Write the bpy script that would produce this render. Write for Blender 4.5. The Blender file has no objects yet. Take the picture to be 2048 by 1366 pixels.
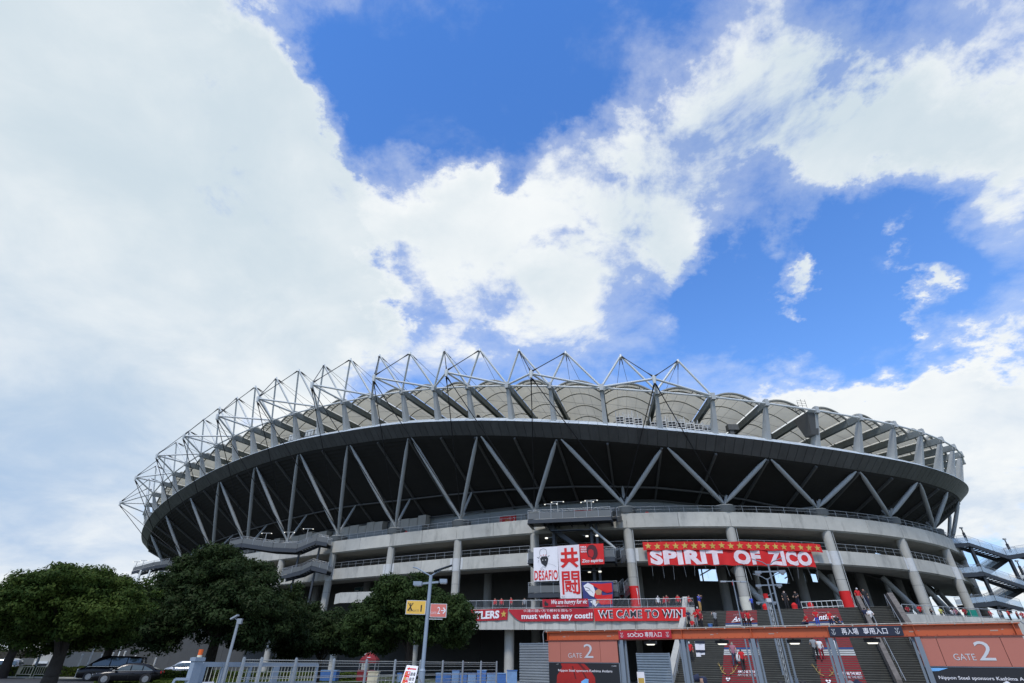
import bpy, bmesh, math, random
import numpy as np
from mathutils import Vector, Matrix

random.seed(7); RNG = np.random.default_rng(11)
SC = bpy.context.scene; COL = SC.collection
PI = math.pi
# ------------------------------------------------------------------ camera
F_PX, YH, ROLL, EYE = 1005.0, 1325.5, 0.012, 1.75          # focal length in px of a 2048 px wide picture, horizon row, roll, eye height
TH = math.atan((YH-683)/F_PX); CT, ST = math.cos(TH), math.sin(TH); CR, SR = math.cos(ROLL), math.sin(ROLL)
cam_data = bpy.data.cameras.new('camera'); cam = bpy.data.objects.new('camera', cam_data); COL.objects.link(cam)
r0, u0, f0 = Vector((1,0,0)), Vector((0,-ST,CT)), Vector((0,CT,ST))
r1, u1 = r0*CR+u0*SR, u0*CR-r0*SR
cam.matrix_world = Matrix(((r1.x,u1.x,-f0.x,0),(r1.y,u1.y,-f0.y,0),(r1.z,u1.z,-f0.z,EYE),(0,0,0,1)))
cam_data.sensor_width = 36; cam_data.lens = 36*F_PX/2048; cam_data.clip_start = .1; cam_data.clip_end = 6000
SC.camera = cam

def ray(px, py):
    du, dv = px-1024, py-683
    u = CR*du+SR*dv; v = -SR*du+CR*dv
    a, b = u/F_PX, -v/F_PX
    return Vector((a, CT-b*ST, ST+b*CT))
def at_h(px, py, H):                     # the point of the world plane z = H seen there
    d = ray(px, py); k = (H-EYE)/d.z
    return Vector((d.x*k, d.y*k, H))
def at_y(px, py, Y):
    d = ray(px, py); k = Y/d.y
    return Vector((d.x*k, Y, EYE+d.z*k))
def at_wall(px, py, p, q):               # vertical plane through plan points p, q
    d = ray(px, py); n = Vector((q[1]-p[1], p[0]-q[0], 0))
    k = n.dot(Vector((p[0], p[1], 0)))/n.dot(d)
    return Vector((d.x*k, d.y*k, EYE+d.z*k))

# ------------------------------------------------------------------ world, sun, exposure
SUN_EL, SUN_AZ = math.radians(52), math.radians(198)        # azimuth clockwise from +Y
world = bpy.data.worlds.new('World'); SC.world = world; world.use_nodes = True
SUN_DIR = Vector((math.sin(SUN_AZ)*math.cos(SUN_EL), math.cos(SUN_AZ)*math.cos(SUN_EL), math.sin(SUN_EL)))
def build_world():
    nt = world.node_tree; N, L = nt.nodes, nt.links; N.clear()
    def nd(t, **k):
        n = N.new(t)
        for a, b in k.items(): setattr(n, a, b)
        return n
    def math_(op, a, b=None, c=None, clamp=False):
        n = nd('ShaderNodeMath', operation=op, use_clamp=clamp)
        for i, x in enumerate((a, b, c)):
            if x is None: continue
            if isinstance(x, (int, float)): n.inputs[i].default_value = x
            else: L.new(x, n.inputs[i])
        return n.outputs[0]
    tc = nd('ShaderNodeTexCoord'); vec = tc.outputs['Generated']
    nrm = nd('ShaderNodeVectorMath', operation='NORMALIZE'); L.new(vec, nrm.inputs[0]); D = nrm.outputs[0]
    sky = nd('ShaderNodeTexSky', sky_type='NISHITA', sun_disc=False, sun_elevation=SUN_EL, sun_rotation=SUN_AZ,
             air_density=1.0, dust_density=.25, ozone_density=3.0)
    hs = nd('ShaderNodeHueSaturation'); hs.inputs['Saturation'].default_value = 1.18; hs.inputs['Value'].default_value = SKY_V
    L.new(sky.outputs[0], hs.inputs['Color'])
    bg = nd('ShaderNodeBackground'); bg.inputs[1].default_value = SKY_STR; 
    gain = nd('ShaderNodeVectorMath', operation='MULTIPLY'); L.new(hs.outputs[0], gain.inputs[0]); gain.inputs[1].default_value = (.70,.90,1.16)
    sp0 = nd('ShaderNodeSeparateXYZ'); L.new(D, sp0.inputs[0])
    hz = math_('EXPONENT', math_('MULTIPLY', math_('MAXIMUM', sp0.outputs[2], 0.0), -4.2))
    hm = nd('ShaderNodeMix', data_type='RGBA'); L.new(hz, hm.inputs[0]); L.new(gain.outputs[0], hm.inputs[6]); hm.inputs[7].default_value = (2.7,3.7,5.0,1)
    L.new(hm.outputs[2], bg.inputs[0])
    # a cloud layer: where the direction meets a high, gently curved deck
    sep = nd('ShaderNodeSeparateXYZ'); L.new(D, sep.inputs[0])
    zc = math_('ADD', math_('MAXIMUM', sep.outputs[2], 0.0), .28)
    cmb = nd('ShaderNodeCombineXYZ'); L.new(math_('DIVIDE', sep.outputs[0], zc), cmb.inputs[0]); L.new(math_('DIVIDE', sep.outputs[1], zc), cmb.inputs[1])
    P = cmb.outputs[0]
    def noise(scale, detail, rough, off, dist=0.0):
        m = nd('ShaderNodeMapping'); m.inputs['Location'].default_value = off; L.new(P, m.inputs[0])
        n = nd('ShaderNodeTexNoise'); n.inputs['Scale'].default_value = scale; n.inputs['Detail'].default_value = detail
        n.inputs['Roughness'].default_value = rough; n.inputs['Distortion'].default_value = dist; L.new(m.outputs[0], n.inputs['Vector'])
        return n.outputs[0]
    n1 = noise(1.55, 13, .57, (3.1, 1.7, 0), .35)
    n2 = noise(4.6, 13, .64, (8.3, 4.4, 2), .3)
    n3 = noise(1.3, 7, .55, (1.2, 9.7, 5))
    n4 = noise(3.6, 11, .60, (5.5, 2.2, 7), .4)
    # where the cloud masses and the blue gaps lie
    wn = nd('ShaderNodeTexNoise'); wn.inputs['Scale'].default_value = 2.4; wn.inputs['Detail'].default_value = 9; wn.inputs['Roughness'].default_value = .62; L.new(P, wn.inputs['Vector'])
    wv = nd('ShaderNodeVectorMath', operation='SUBTRACT'); L.new(wn.outputs['Color'], wv.inputs[0]); wv.inputs[1].default_value = (.5,.5,.5)
    wa = nd('ShaderNodeVectorMath', operation='MULTIPLY_ADD'); L.new(wv.outputs[0], wa.inputs[0]); wa.inputs[1].default_value = (.55,.55,.55); L.new(D, wa.inputs[2])
    wz = nd('ShaderNodeVectorMath', operation='NORMALIZE'); L.new(wa.outputs[0], wz.inputs[0]); DW_ = wz.outputs[0]
    acc = None
    for (px, py, rad, w) in BLOBS:
        d = ray(px, py).normalized(); k = 1/(1-math.cos(rad/F_PX*.8))
        dp = nd('ShaderNodeVectorMath', operation='DOT_PRODUCT'); L.new(DW_, dp.inputs[0]); dp.inputs[1].default_value = d
        g = math_('MULTIPLY_ADD', dp.outputs['Value'], k, -k); g = math_('EXPONENT', g)
        acc = math_('MULTIPLY', g, w) if acc is None else math_('MULTIPLY_ADD', g, w, acc)
    acc = math_('MULTIPLY', math_('MAXIMUM', math_('MINIMUM', acc, 1.5), -1.25), BLOB_W)
    fine = math_('ADD', math_('MULTIPLY_ADD', n1, 5.2, -2.6), math_('MULTIPLY_ADD', n2, 4.0, -2.0))
    dens = math_('ADD', math_('ADD', fine, CLOUD_BASE), acc)
    def smooth(x, lo, hi):
        m = nd('ShaderNodeMapRange', interpolation_type='SMOOTHSTEP'); L.new(x, m.inputs[0]); m.inputs[1].default_value = lo; m.inputs[2].default_value = hi; return m.outputs[0]
    # dense bodies with ragged rims, and a thin veil that spreads further
    body = smooth(dens, -.22, 1.05); veil = math_('MULTIPLY', smooth(dens, -1.1, .6), .36)
    mask = math_('MAXIMUM', body, veil)
    # cloud colour: white, greyer and bluer where the deck is thick
    th = math_('ADD', math_('MULTIPLY', acc, .55), math_('ADD', math_('MULTIPLY_ADD', n3, 3.6, -1.8), math_('MULTIPLY_ADD', n4, 1.6, -.8)))
    mix = nd('ShaderNodeMix', data_type='RGBA'); L.new(smooth(th, 0.0, 1.75), mix.inputs[0])
    low = nd('ShaderNodeMix', data_type='RGBA'); L.new(smooth(sep.outputs[2], .08, .62), low.inputs[0]); low.inputs[6].default_value = (.42, .58, .82, 1); low.inputs[7].default_value = (.64, .75, .83, 1)
    mix.inputs[6].default_value = (.95, .985, 1.0, 1); L.new(low.outputs[2], mix.inputs[7])
    cb = nd('ShaderNodeBackground'); L.new(mix.outputs[2], cb.inputs[0]); cb.inputs[1].default_value = CLOUD_STR
    ms = nd('ShaderNodeMixShader'); L.new(mask, ms.inputs[0]); L.new(bg.outputs[0], ms.inputs[1]); L.new(cb.outputs[0], ms.inputs[2])
    out = nd('ShaderNodeOutputWorld'); L.new(ms.outputs[0], out.inputs[0])
SKY_STR, SKY_V, CLOUD_STR, CLOUD_BASE, BLOB_W = .15, 1.62, .97, .14, 1.0
# (pixel of the photograph's cloud map, radius, weight): + cloud, - clear
BLOBS = [(120,150,380,2.2),(200,560,420,2.4),(60,420,380,1.5),(400,330,240,1.6),(470,120,130,.9),(560,300,130,.9),(560,560,230,1.2),(690,700,120,.6),(900,680,80,.3),(1150,670,80,.3),
         (880,110,200,-1.6),(1090,110,170,-1.4),(740,40,170,-1.3),(620,20,90,-.9),(1200,60,150,-.9),(800,220,110,-1.0),(1030,230,90,-.9),(690,150,80,-.5),(1010,340,40,-.5),
         (950,340,75,1.3),(850,400,100,.6),(1010,460,140,.6),(1090,570,110,.6),(1250,250,90,1.0),(1330,380,120,.6),(1250,520,120,.6),(1180,400,90,.5),(1340,600,70,.5),(1150,260,60,.6),
         (1420,290,130,1.0),(1560,220,130,1.1),(1700,210,120,1.0),(1820,250,140,1.2),(1960,280,110,1.1),(1430,120,120,.7),(1560,60,110,.6),(1660,330,90,.6),(1540,470,70,.7),(1720,330,80,.4),
         (1950,80,140,-.5),(1330,90,80,-.4),(1740,500,140,-1.2),(1580,590,130,-1.2),(1900,520,140,-1.0),(1960,410,90,-.5),(1650,650,120,-1.3),(1440,690,90,-1.2),(1850,640,110,-1.0),(2010,640,90,-.8),(1430,520,60,-.8),(1450,600,70,-.9),
         (1835,558,46,2.6),(1790,590,38,2.0),(1530,585,46,2.4),(1575,575,34,2.0),(1940,420,60,.8),(1690,500,40,1.2),(740,330,60,-.8),(775,500,60,-.9),(800,590,60,-.7),(715,420,45,-.5),(1040,355,35,-.9),(1130,480,45,-.6),(950,620,60,-.5),(1200,320,45,-.5),(1480,360,60,-.6),(920,190,35,.9),(1040,200,35,.8),(780,160,40,.6),(1740,780,150,1.6),(1980,770,200,1.6),(1900,900,200,1.3),(1600,790,80,.8),(1970,1010,120,-.15),
         (1350,560,80,.9),(1300,460,90,.6),(1380,620,40,.6),(1500,490,60,.6),(790,590,70,-.7),(690,420,50,-.4),(980,700,110,-.3),(1300,700,110,-.5),(640,330,60,-.25),(60,1020,260,1.6),(230,920,200,1.3)]
build_world()
sun_d = bpy.data.lights.new('sun', 'SUN'); sun_d.energy = 2.3; sun_d.angle = math.radians(11); sun_d.color = (1, .96, .9)
sun = bpy.data.objects.new('sun', sun_d); COL.objects.link(sun); sun.rotation_euler = (-SUN_DIR).to_track_quat('-Z', 'Y').to_euler()
SC.view_settings.view_transform = 'Standard'; SC.view_settings.look = 'None'; SC.view_settings.exposure = 0; SC.view_settings.gamma = 1
SC.view_settings.use_curve_mapping = False

# ------------------------------------------------------------------ materials
MATS = {}
def mat(name, col, rough=.6, metal=0.0, var=.12, scale=3.0, bump=0.0, stain=None, stain_scale=(1.2,1.2,.12), spec=.5, emit=None, transm=0, alpha=None, coat=0, transl=None):
    if name in MATS: return MATS[name]
    m = bpy.data.materials.new(name); m.use_nodes = True; nt = m.node_tree; N, L = nt.nodes, nt.links
    b = N['Principled BSDF']; b.inputs['Roughness'].default_value = rough; b.inputs['Metallic'].default_value = metal
    b.inputs['Specular IOR Level'].default_value = spec; b.inputs['Coat Weight'].default_value = coat
    if transm: b.inputs['Transmission Weight'].default_value = transm
    tc = N.new('ShaderNodeTexCoord'); geo = N.new('ShaderNodeNewGeometry')
    n = N.new('ShaderNodeTexNoise'); n.inputs['Scale'].default_value = scale; n.inputs['Detail'].default_value = 6; n.inputs['Roughness'].default_value = .65
    L.new(geo.outputs['Position'], n.inputs['Vector'])
    mr = N.new('ShaderNodeMapRange'); mr.inputs[1].default_value = .25; mr.inputs[2].default_value = .75; mr.inputs[3].default_value = 1-var; mr.inputs[4].default_value = 1+var
    L.new(n.outputs[0], mr.inputs[0])
    oi = N.new('ShaderNodeObjectInfo'); mo = N.new('ShaderNodeMapRange'); mo.inputs[3].default_value = 1-var*.45; mo.inputs[4].default_value = 1+var*.45
    L.new(oi.outputs['Random'], mo.inputs[0])
    mm = N.new('ShaderNodeMath'); mm.operation = 'MULTIPLY'; L.new(mr.outputs[0], mm.inputs[0]); L.new(mo.outputs[0], mm.inputs[1])
    sc = N.new('ShaderNodeVectorMath'); sc.operation = 'SCALE'; sc.inputs[0].default_value = col[:3]; L.new(mm.outputs[0], sc.inputs['Scale'])
    c = sc.outputs[0]
    if stain:
        mp = N.new('ShaderNodeMapping'); mp.inputs['Scale'].default_value = stain_scale; L.new(geo.outputs['Position'], mp.inputs[0])
        n2 = N.new('ShaderNodeTexNoise'); n2.inputs['Scale'].default_value = 1.6; n2.inputs['Detail'].default_value = 8; n2.inputs['Roughness'].default_value = .7; L.new(mp.outputs[0], n2.inputs['Vector'])
        m2 = N.new('ShaderNodeMapRange'); m2.inputs[1].default_value = .52; m2.inputs[2].default_value = .78; m2.inputs[4].default_value = stain[3]; L.new(n2.outputs[0], m2.inputs[0])
        mx = N.new('ShaderNodeMix'); mx.data_type = 'RGBA'; L.new(m2.outputs[0], mx.inputs[0]); L.new(c, mx.inputs[6]); mx.inputs[7].default_value = (*stain[:3], 1)
        c = mx.outputs[2]
    L.new(c, b.inputs['Base Color'])
    if emit: b.inputs['Emission Color'].default_value = (*emit[:3], 1); b.inputs['Emission Strength'].default_value = emit[3]
    if alpha: b.inputs['Alpha'].default_value = alpha
    if bump:
        bp = N.new('ShaderNodeBump'); bp.inputs['Strength'].default_value = bump; bp.inputs['Distance'].default_value = .03
        nb = N.new('ShaderNodeTexNoise'); nb.inputs['Scale'].default_value = scale*6; nb.inputs['Detail'].default_value = 5; L.new(geo.outputs['Position'], nb.inputs['Vector'])
        L.new(nb.outputs[0], bp.inputs['Height']); L.new(bp.outputs[0], b.inputs['Normal'])
    if transl:
        t = N.new('ShaderNodeBsdfTranslucent'); L.new(c, t.inputs[0]); ms = N.new('ShaderNodeMixShader'); ms.inputs[0].default_value = transl
        L.new(b.outputs[0], ms.inputs[1]); L.new(t.outputs[0], ms.inputs[2]); L.new(ms.outputs[0], N['Material Output'].inputs[0])
    MATS[name] = m
    return m
CONC = mat('pale_concrete', (.455,.445,.395), .85, var=.16, scale=.35, bump=.15, stain=(.15,.15,.135,.8), stain_scale=(.45,.45,.13))
CONC2 = mat('streaked_concrete', (.47,.46,.41), .85, var=.16, scale=.5, bump=.15, stain=(.07,.07,.06,.9), stain_scale=(1.3,1.3,.10))
CONC3 = mat('column_concrete', (.42,.41,.365), .8, var=.12, scale=.6, bump=.1, stain=(.2,.2,.18,.5), stain_scale=(1,1,.1))
CONCD = mat('dark_concrete', (.075,.075,.07), .9, var=.15, scale=.5)  # base colour lowered so that it carries the deep interior shade
CONCI = mat('shaded_inner_concrete', (.24,.24,.225), .85, var=.14, scale=.6, stain=(.1,.1,.09,.5), stain_scale=(1,1,.1))  # column concrete again, darkened to stand for the shade inside
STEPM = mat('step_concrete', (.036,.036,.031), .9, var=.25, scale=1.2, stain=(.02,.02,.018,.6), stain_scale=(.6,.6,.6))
NOSEM = mat('step_nosing', (.12,.12,.10), .8, var=.25, scale=2)
STEEL = mat('grey_blue_steel', (.38,.395,.385), .45, var=.06, scale=.8)
WSTEEL = mat('white_steel', (.62,.64,.62), .4, var=.06, scale=.8)
LIPM = mat('silver_sheet', (.62,.68,.72), .4, metal=.2, var=.07, scale=.6)
FASM = mat('slate_panel', (.088,.089,.086), .5, var=.22, scale=.5)
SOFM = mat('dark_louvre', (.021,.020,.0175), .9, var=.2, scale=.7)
RIBM = mat('brown_grey_steel', (.085,.085,.08), .6, var=.1)
BEAMM = mat('weathered_beam_steel', (.16,.18,.175), .55, var=.18, scale=.7, stain=(.08,.085,.08,.6), stain_scale=(.6,.6,.6))
ARCHM = mat('arch_steel', (.24,.235,.20), .55, var=.1)
CABLE = mat('black_cable', (.012,.012,.013), .5, var=.05)
MEMB = mat('cream_membrane', (.76,.705,.56), .7, var=.10, scale=.35, transl=.38)
WALLM = mat('grey_metal_siding', (.23,.25,.25), .55, var=.08, scale=.4)
BEIGE = mat('beige_precast', (.40,.375,.32), .85, var=.1, scale=.8, stain=(.22,.2,.17,.4))
RAILM = mat('rail_steel', (.40,.42,.43), .4, metal=.5, var=.05)
MESHG = mat('mesh_grille', (.09,.10,.10), .6, var=.1)
NAVYS = mat('navy_steel', (.028,.034,.042), .5, var=.1)
GLASSM = mat('railing_glass', (.45,.56,.66), .15, var=.05, spec=.8, alpha=.45)
RED = mat('red_cloth', (.62,.012,.012), .75, var=.07, scale=1.5)
DRED = mat('dark_red_cloth', (.40,.010,.022), .75, var=.07, scale=1.5)
WHITE = mat('white_cloth', (.78,.76,.77), .75, var=.05, scale=1.5)
PINKW = mat('washed_white_paint', (.78,.66,.68), .8, var=.10, scale=2.5)
BLACK = mat('black_paint', (.012,.012,.014), .5, var=.05)
GOLD = mat('gold_print', (.55,.36,.07), .6, var=.1)
CORAL = mat('coral_panel', (.43,.145,.10), .5, var=.05, scale=.4)
ORANGE = mat('orange_beam_paint', (.50,.10,.028), .5, var=.08, scale=.6, stain=(.35,.08,.03,.5), stain_scale=(.7,.7,.7))
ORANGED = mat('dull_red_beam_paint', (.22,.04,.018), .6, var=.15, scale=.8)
POSTM = mat('blue_grey_post', (.17,.205,.24), .5, var=.1, scale=.8)
BLUEP = mat('pale_blue_paint', (.24,.295,.355), .5, var=.08, scale=1.0)
SILV = mat('silver_lettering', (.62,.62,.62), .4, metal=.3, var=.03)
LAMP = mat('lit_lamp', (.9,.9,.85), .4, emit=(1,.95,.8,1.15))
NAVY = mat('navy_cloth', (.012,.017,.035), .7, var=.08)
GALV = mat('galvanised_sheet', (.34,.37,.39), .4, metal=.4, var=.12, scale=.6)
LOUV = mat('shutter_blue_steel', (.22,.27,.31), .45, metal=.2, var=.1)
CREAM = mat('cream_paint', (.66,.62,.46), .6, var=.06)

# ------------------------------------------------------------------ mesh helpers
class MB:
    def __init__(s): s.v = []; s.f = []; s.m = []; s.sm = []
    def add(s, vs, fs, m=0, smooth=False):
        o = len(s.v); s.v.extend([tuple(v) for v in vs]); s.f.extend([tuple(i+o for i in f) for f in fs]); s.m.extend([m]*len(fs)); s.sm.extend([smooth]*len(fs)); return s
    def box(s, c, sz, rz=0, m=0, ax=None):
        hx, hy, hz = sz[0]/2, sz[1]/2, sz[2]/2
        if ax is None: X, Y, Z = Vector((math.cos(rz), math.sin(rz), 0)), Vector((-math.sin(rz), math.cos(rz), 0)), Vector((0,0,1))
        else: X, Y, Z = ax
        c = Vector(c); vs = [c+X*(hx*a)+Y*(hy*b)+Z*(hz*d) for d in (-1,1) for a, b in ((-1,-1),(1,-1),(1,1),(-1,1))]
        return s.add(vs, [(0,3,2,1),(4,5,6,7),(0,1,5,4),(1,2,6,5),(2,3,7,6),(3,0,4,7)], m)
    def tube(s, p, q, r, r2=None, n=8, m=0, cap=True, prof=None):
        p, q = Vector(p), Vector(q); d = q-p; L = d.length
        if L < 1e-6: return s
        d /= L; a = d.orthogonal().normalized(); b = d.cross(a)
        prof = prof or ((0, r), (1, r if r2 is None else r2)); vs = []
        for t, rr in prof:
            c = p+d*(L*t)
            for i in range(n): vs.append(c+a*(rr*math.cos(2*PI*i/n))+b*(rr*math.sin(2*PI*i/n)))
        fs = [(k*n+i, k*n+(i+1)%n, (k+1)*n+(i+1)%n, (k+1)*n+i) for k in range(len(prof)-1) for i in range(n)]
        s.add(vs, fs, m, True)
        if cap: s.add(vs[:n], [tuple(range(n-1,-1,-1))], m); s.add(vs[-n:], [tuple(range(n))], m)
        return s
    def bar(s, p, q, w, h, m=0, up=(0,0,1)):        # rectangular bar along p-q
        p, q = Vector(p), Vector(q); d = (q-p); L = d.length; d /= L
        x = d.cross(Vector(up)); x = x.normalized() if x.length > 1e-5 else Vector((1,0,0)); z = x.cross(d)
        return s.box((p+q)/2, (L, w, h), ax=(d, x, z), m=m)
    def poly(s, pts, r, n=6, m=0):
        for a, b in zip(pts[:-1], pts[1:]): s.tube(a, b, r, n=n, m=m)
        return s
    def loft(s, rings, m=0, closed=True, caps=True, smooth=False):
        n = len(rings[0]); vs = [v for r in rings for v in r]
        k = n if closed else n-1
        s.add(vs, [(a*n+i, a*n+(i+1)%n, (a+1)*n+(i+1)%n, (a+1)*n+i) for a in range(len(rings)-1) for i in range(k)], m, smooth)
        if caps and closed: s.add(rings[0], [tuple(range(n-1,-1,-1))], m); s.add(rings[-1], [tuple(range(n))], m)
        return s
    def mesh(s, name, mats):
        me = bpy.data.meshes.new(name); me.from_pydata(s.v, [], s.f)
        for mm in (mats if isinstance(mats, (list, tuple)) else [mats]): me.materials.append(mm)
        me.polygons.foreach_set('material_index', s.m); me.polygons.foreach_set('use_smooth', s.sm)
        me.update(); return me
    def build(s, name, mats, parent=None):
        return link(name, s.mesh(name, mats), parent)
def link(name, me, parent=None, mw=None):
    o = bpy.data.objects.new(name, me); COL.objects.link(o)
    if parent is not None: o.parent = parent
    if mw is not None: o.matrix_basis = mw
    return o
def tag(o, label=None, cat=None, group=None, kind=None):
    if label: o['label'] = label
    if cat: o['category'] = cat
    if group: o['group'] = group
    if kind: o['kind'] = kind
    return o
def thing(name, label, cat, group=None, loc=(0,0,0), rz=0):
    o = bpy.data.objects.new(name, None); COL.objects.link(o); o.location = loc; o.rotation_euler = (0,0,rz); o.empty_display_size = .5
    return tag(o, label, cat, group)
def copy_tree(o, label=None, loc=None, rz=None, parent=None):
    c = o.copy(); COL.objects.link(c); c.parent = parent
    if label: c['label'] = label
    if loc is not None: c.location = loc
    if rz is not None: c.rotation_euler = (0,0,rz)
    for ch in list(o.children): copy_tree(ch, parent=c)
    return c

# flat lettering: outlines of the built-in font, normalised to the unit square, then laid on a surface
_tc = {}
def glyphs(body, weight=0.0, shear=0.0, space=1.0):
    key = (body, weight, shear, space)
    if key in _tc: return _tc[key]
    cu = bpy.data.curves.new('lettering', 'FONT'); cu.body = body; cu.offset = weight; cu.shear = shear; cu.space_character = space; cu.resolution_u = 3; cu.fill_mode = 'FRONT'
    o = bpy.data.objects.new('lettering', cu); COL.objects.link(o); bpy.context.view_layer.update()
    me = bpy.data.meshes.new_from_object(o.evaluated_get(bpy.context.evaluated_depsgraph_get()))
    bpy.data.objects.remove(o)
    v = np.array([x.co[:2] for x in me.vertices]); f = [tuple(p.vertices) for p in me.polygons]
    lo, hi = v.min(0), v.max(0); asp = (hi[0]-lo[0])/(hi[1]-lo[1])
    _tc[key] = ((v-lo)/(hi-lo), f, asp); return _tc[key]
def letter(body, fn, box, m, parent, weight=0.0, shear=0.0, eps=.03, name='lettering', space=1.0, cuts=0):
    """fn(u, v, eps) gives the surface point; box = (u0, v0, u1, v1) takes the words"""
    v, f, _ = glyphs(body, weight, shear, space); u0, v0, u1, v1 = box
    if cuts:                                # slice the outlines so that they follow folds in the cloth
        bm = bmesh.new(); vs = [bm.verts.new((a, b, 0)) for a, b in v]
        for q in f:
            try: bm.faces.new([vs[i] for i in q])
            except ValueError: pass
        for k in range(1, cuts): bmesh.ops.bisect_plane(bm, geom=bm.verts[:]+bm.edges[:]+bm.faces[:], plane_co=(k/cuts,0,0), plane_no=(1,0,0))
        for k in range(1, 4): bmesh.ops.bisect_plane(bm, geom=bm.verts[:]+bm.edges[:]+bm.faces[:], plane_co=(0,k/4,0), plane_no=(0,1,0))
        bm.verts.index_update(); v = np.array([x.co[:2] for x in bm.verts]); f = [tuple(x.index for x in q.verts) for q in bm.faces]; bm.free()
    mb = MB(); mb.add([fn(u0+(u1-u0)*a, v0+(v1-v0)*b, eps) for a, b in v], f)
    return mb.build(name, m, parent)
def patch(polys, fn, m, parent, name, eps=.02):
    """flat print: polygons in (u, v)"""
    mb = MB()
    for p in polys: mb.add([fn(a, b, eps) for a, b in p], [tuple(range(len(p)))])
    return mb.build(name, m, parent)
def star(cx, cy, rx, ry, k=.42, rot=PI/2):
    return [(cx+(rx if i % 2 == 0 else rx*k)*math.cos(rot+i*PI/5), cy+(ry if i % 2 == 0 else ry*k)*math.sin(rot+i*PI/5)) for i in range(10)]
def ell(cx, cy, rx, ry, n=16): return [(cx+rx*math.cos(2*PI*i/n), cy+ry*math.sin(2*PI*i/n)) for i in range(n)]
def quad_fn(TL, TR, BR, BL, ripple=.0, nw=5):
    TL, TR, BR, BL = (Vector(x) for x in (TL, TR, BR, BL)); n = (TR-TL).cross(BL-TL); n.normalize()
    if n.dot(Vector((0,0,EYE))-TL) < 0: n = -n
    def fn(u, v, eps=0.0):
        p = (BL*(1-u)+BR*u)*(1-v)+(TL*(1-u)+TR*u)*v
        w = ripple*(math.sin(u*nw*2*PI+v*1.3)+.5*math.sin(u*nw*4.7*PI+2+v*2))*(1-.6*v)
        return p+n*(eps+w)
    return fn
def cloth(fn, m, parent, name='cloth', nu=40, nv=6, th=.012):
    mb = MB(); F = [[fn(i/nu, j/nv, 0) for i in range(nu+1)] for j in range(nv+1)]; B = [[fn(i/nu, j/nv, -th) for i in range(nu+1)] for j in range(nv+1)]
    g = lambda i, j: j*(nu+1)+i
    fs = [(g(i,j), g(i+1,j), g(i+1,j+1), g(i,j+1)) for j in range(nv) for i in range(nu)]
    mb.add([p for r in F for p in r], fs, 0, True); mb.add([p for r in B for p in r], [tuple(reversed(q)) for q in fs], 0, True)
    return mb.build(name, m, parent)
# ------------------------------------------------------------------ ground
def sheet(name, pts, z, m, label=None):
    mb = MB(); mb.add([(x, y, z) for x, y in pts], [tuple(range(len(pts)))]); o = mb.build(name, m); tag(o, kind='structure'); return o
ASPH = mat('asphalt', (.055,.058,.062), .85, var=.25, scale=2.0, bump=.2, stain=(.03,.03,.032,.6), stain_scale=(.3,.3,.3))
GRASSM = mat('turf_soil', (.045,.065,.018), .95, var=.4, scale=1.5)
PAVE = mat('paving', (.20,.195,.18), .9, var=.15, scale=.8)
sheet('ground', [(-3000,-300),(3000,-300),(3000,4000),(-3000,4000)], -.02, mat('far_ground', (.06,.075,.04), .95, var=.3, scale=.02))
sheet('car_park', [(-140,8),(-12.5,8),(-6,26),(-6,60),(-40,100),(-140,130)], 0.0, ASPH)
sheet('plaza', [(-12.4,4),(70,4),(95,70),(40,96),(-5.9,80),(-5.9,26)], 0.0, PAVE)

# ------------------------------------------------------------------ stadium ring: plan line s -> x, y, heading
def _ring():
    s = np.arange(-220, 160.1, .5); k1, k2, sc, w, sl = RK1, RK2, -16.702, 14.292, -115.3
    k = k1+(k2-k1)*.5*(1+np.tanh((s-sc)/w))+(k2-k1)*.5*(1+np.tanh((sl-s)/w))
    i0 = int(np.argmin(abs(s))); h = np.concatenate([[0], np.cumsum((k[1:]+k[:-1])/2*.5)]); h = h-h[i0]+RH0
    hm = (h[1:]+h[:-1])/2
    x = np.concatenate([[0], np.cumsum(np.cos(hm)*.5)]); y = np.concatenate([[0], np.cumsum(np.sin(hm)*.5)])
    return s, x-x[i0]+RX0, y-y[i0]+RY0, h
RX0, RY0, RH0, RK1, RK2 = 17.8087, 76.5308, -0.20340, 0.002119, 0.014611
_S, _X, _Y, _H = _ring()
def R(s, off, z):
    h = np.interp(s, _S, _H)
    return Vector((np.interp(s, _S, _X)+off*math.sin(h), np.interp(s, _S, _Y)-off*math.cos(h), z))
_sn = [-145.2,-131.4,-117.6,-103.7,-89.9,-76.1,-62.2,-48.4,-34.6,-20.7,-6.9,6.9,20.7,34.6,48.4,62.2,76,90,104,118]
_of = [4.8,5.3,5.9,6.5,7.2,7.7,7.85,7.8,7.6,7.1,6.0,4.6,3.4,3.2,3.1,2.9,2.9,2.9,2.9,2.9]
_hb = [28.2,29.85,32.2,34.1,35.47,36.15,36.35,35.65,34.6,32.7,30.6,28.85,27.75,27.1,27.3,28.05,29.3,30.5,31.5,32.0]
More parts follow.
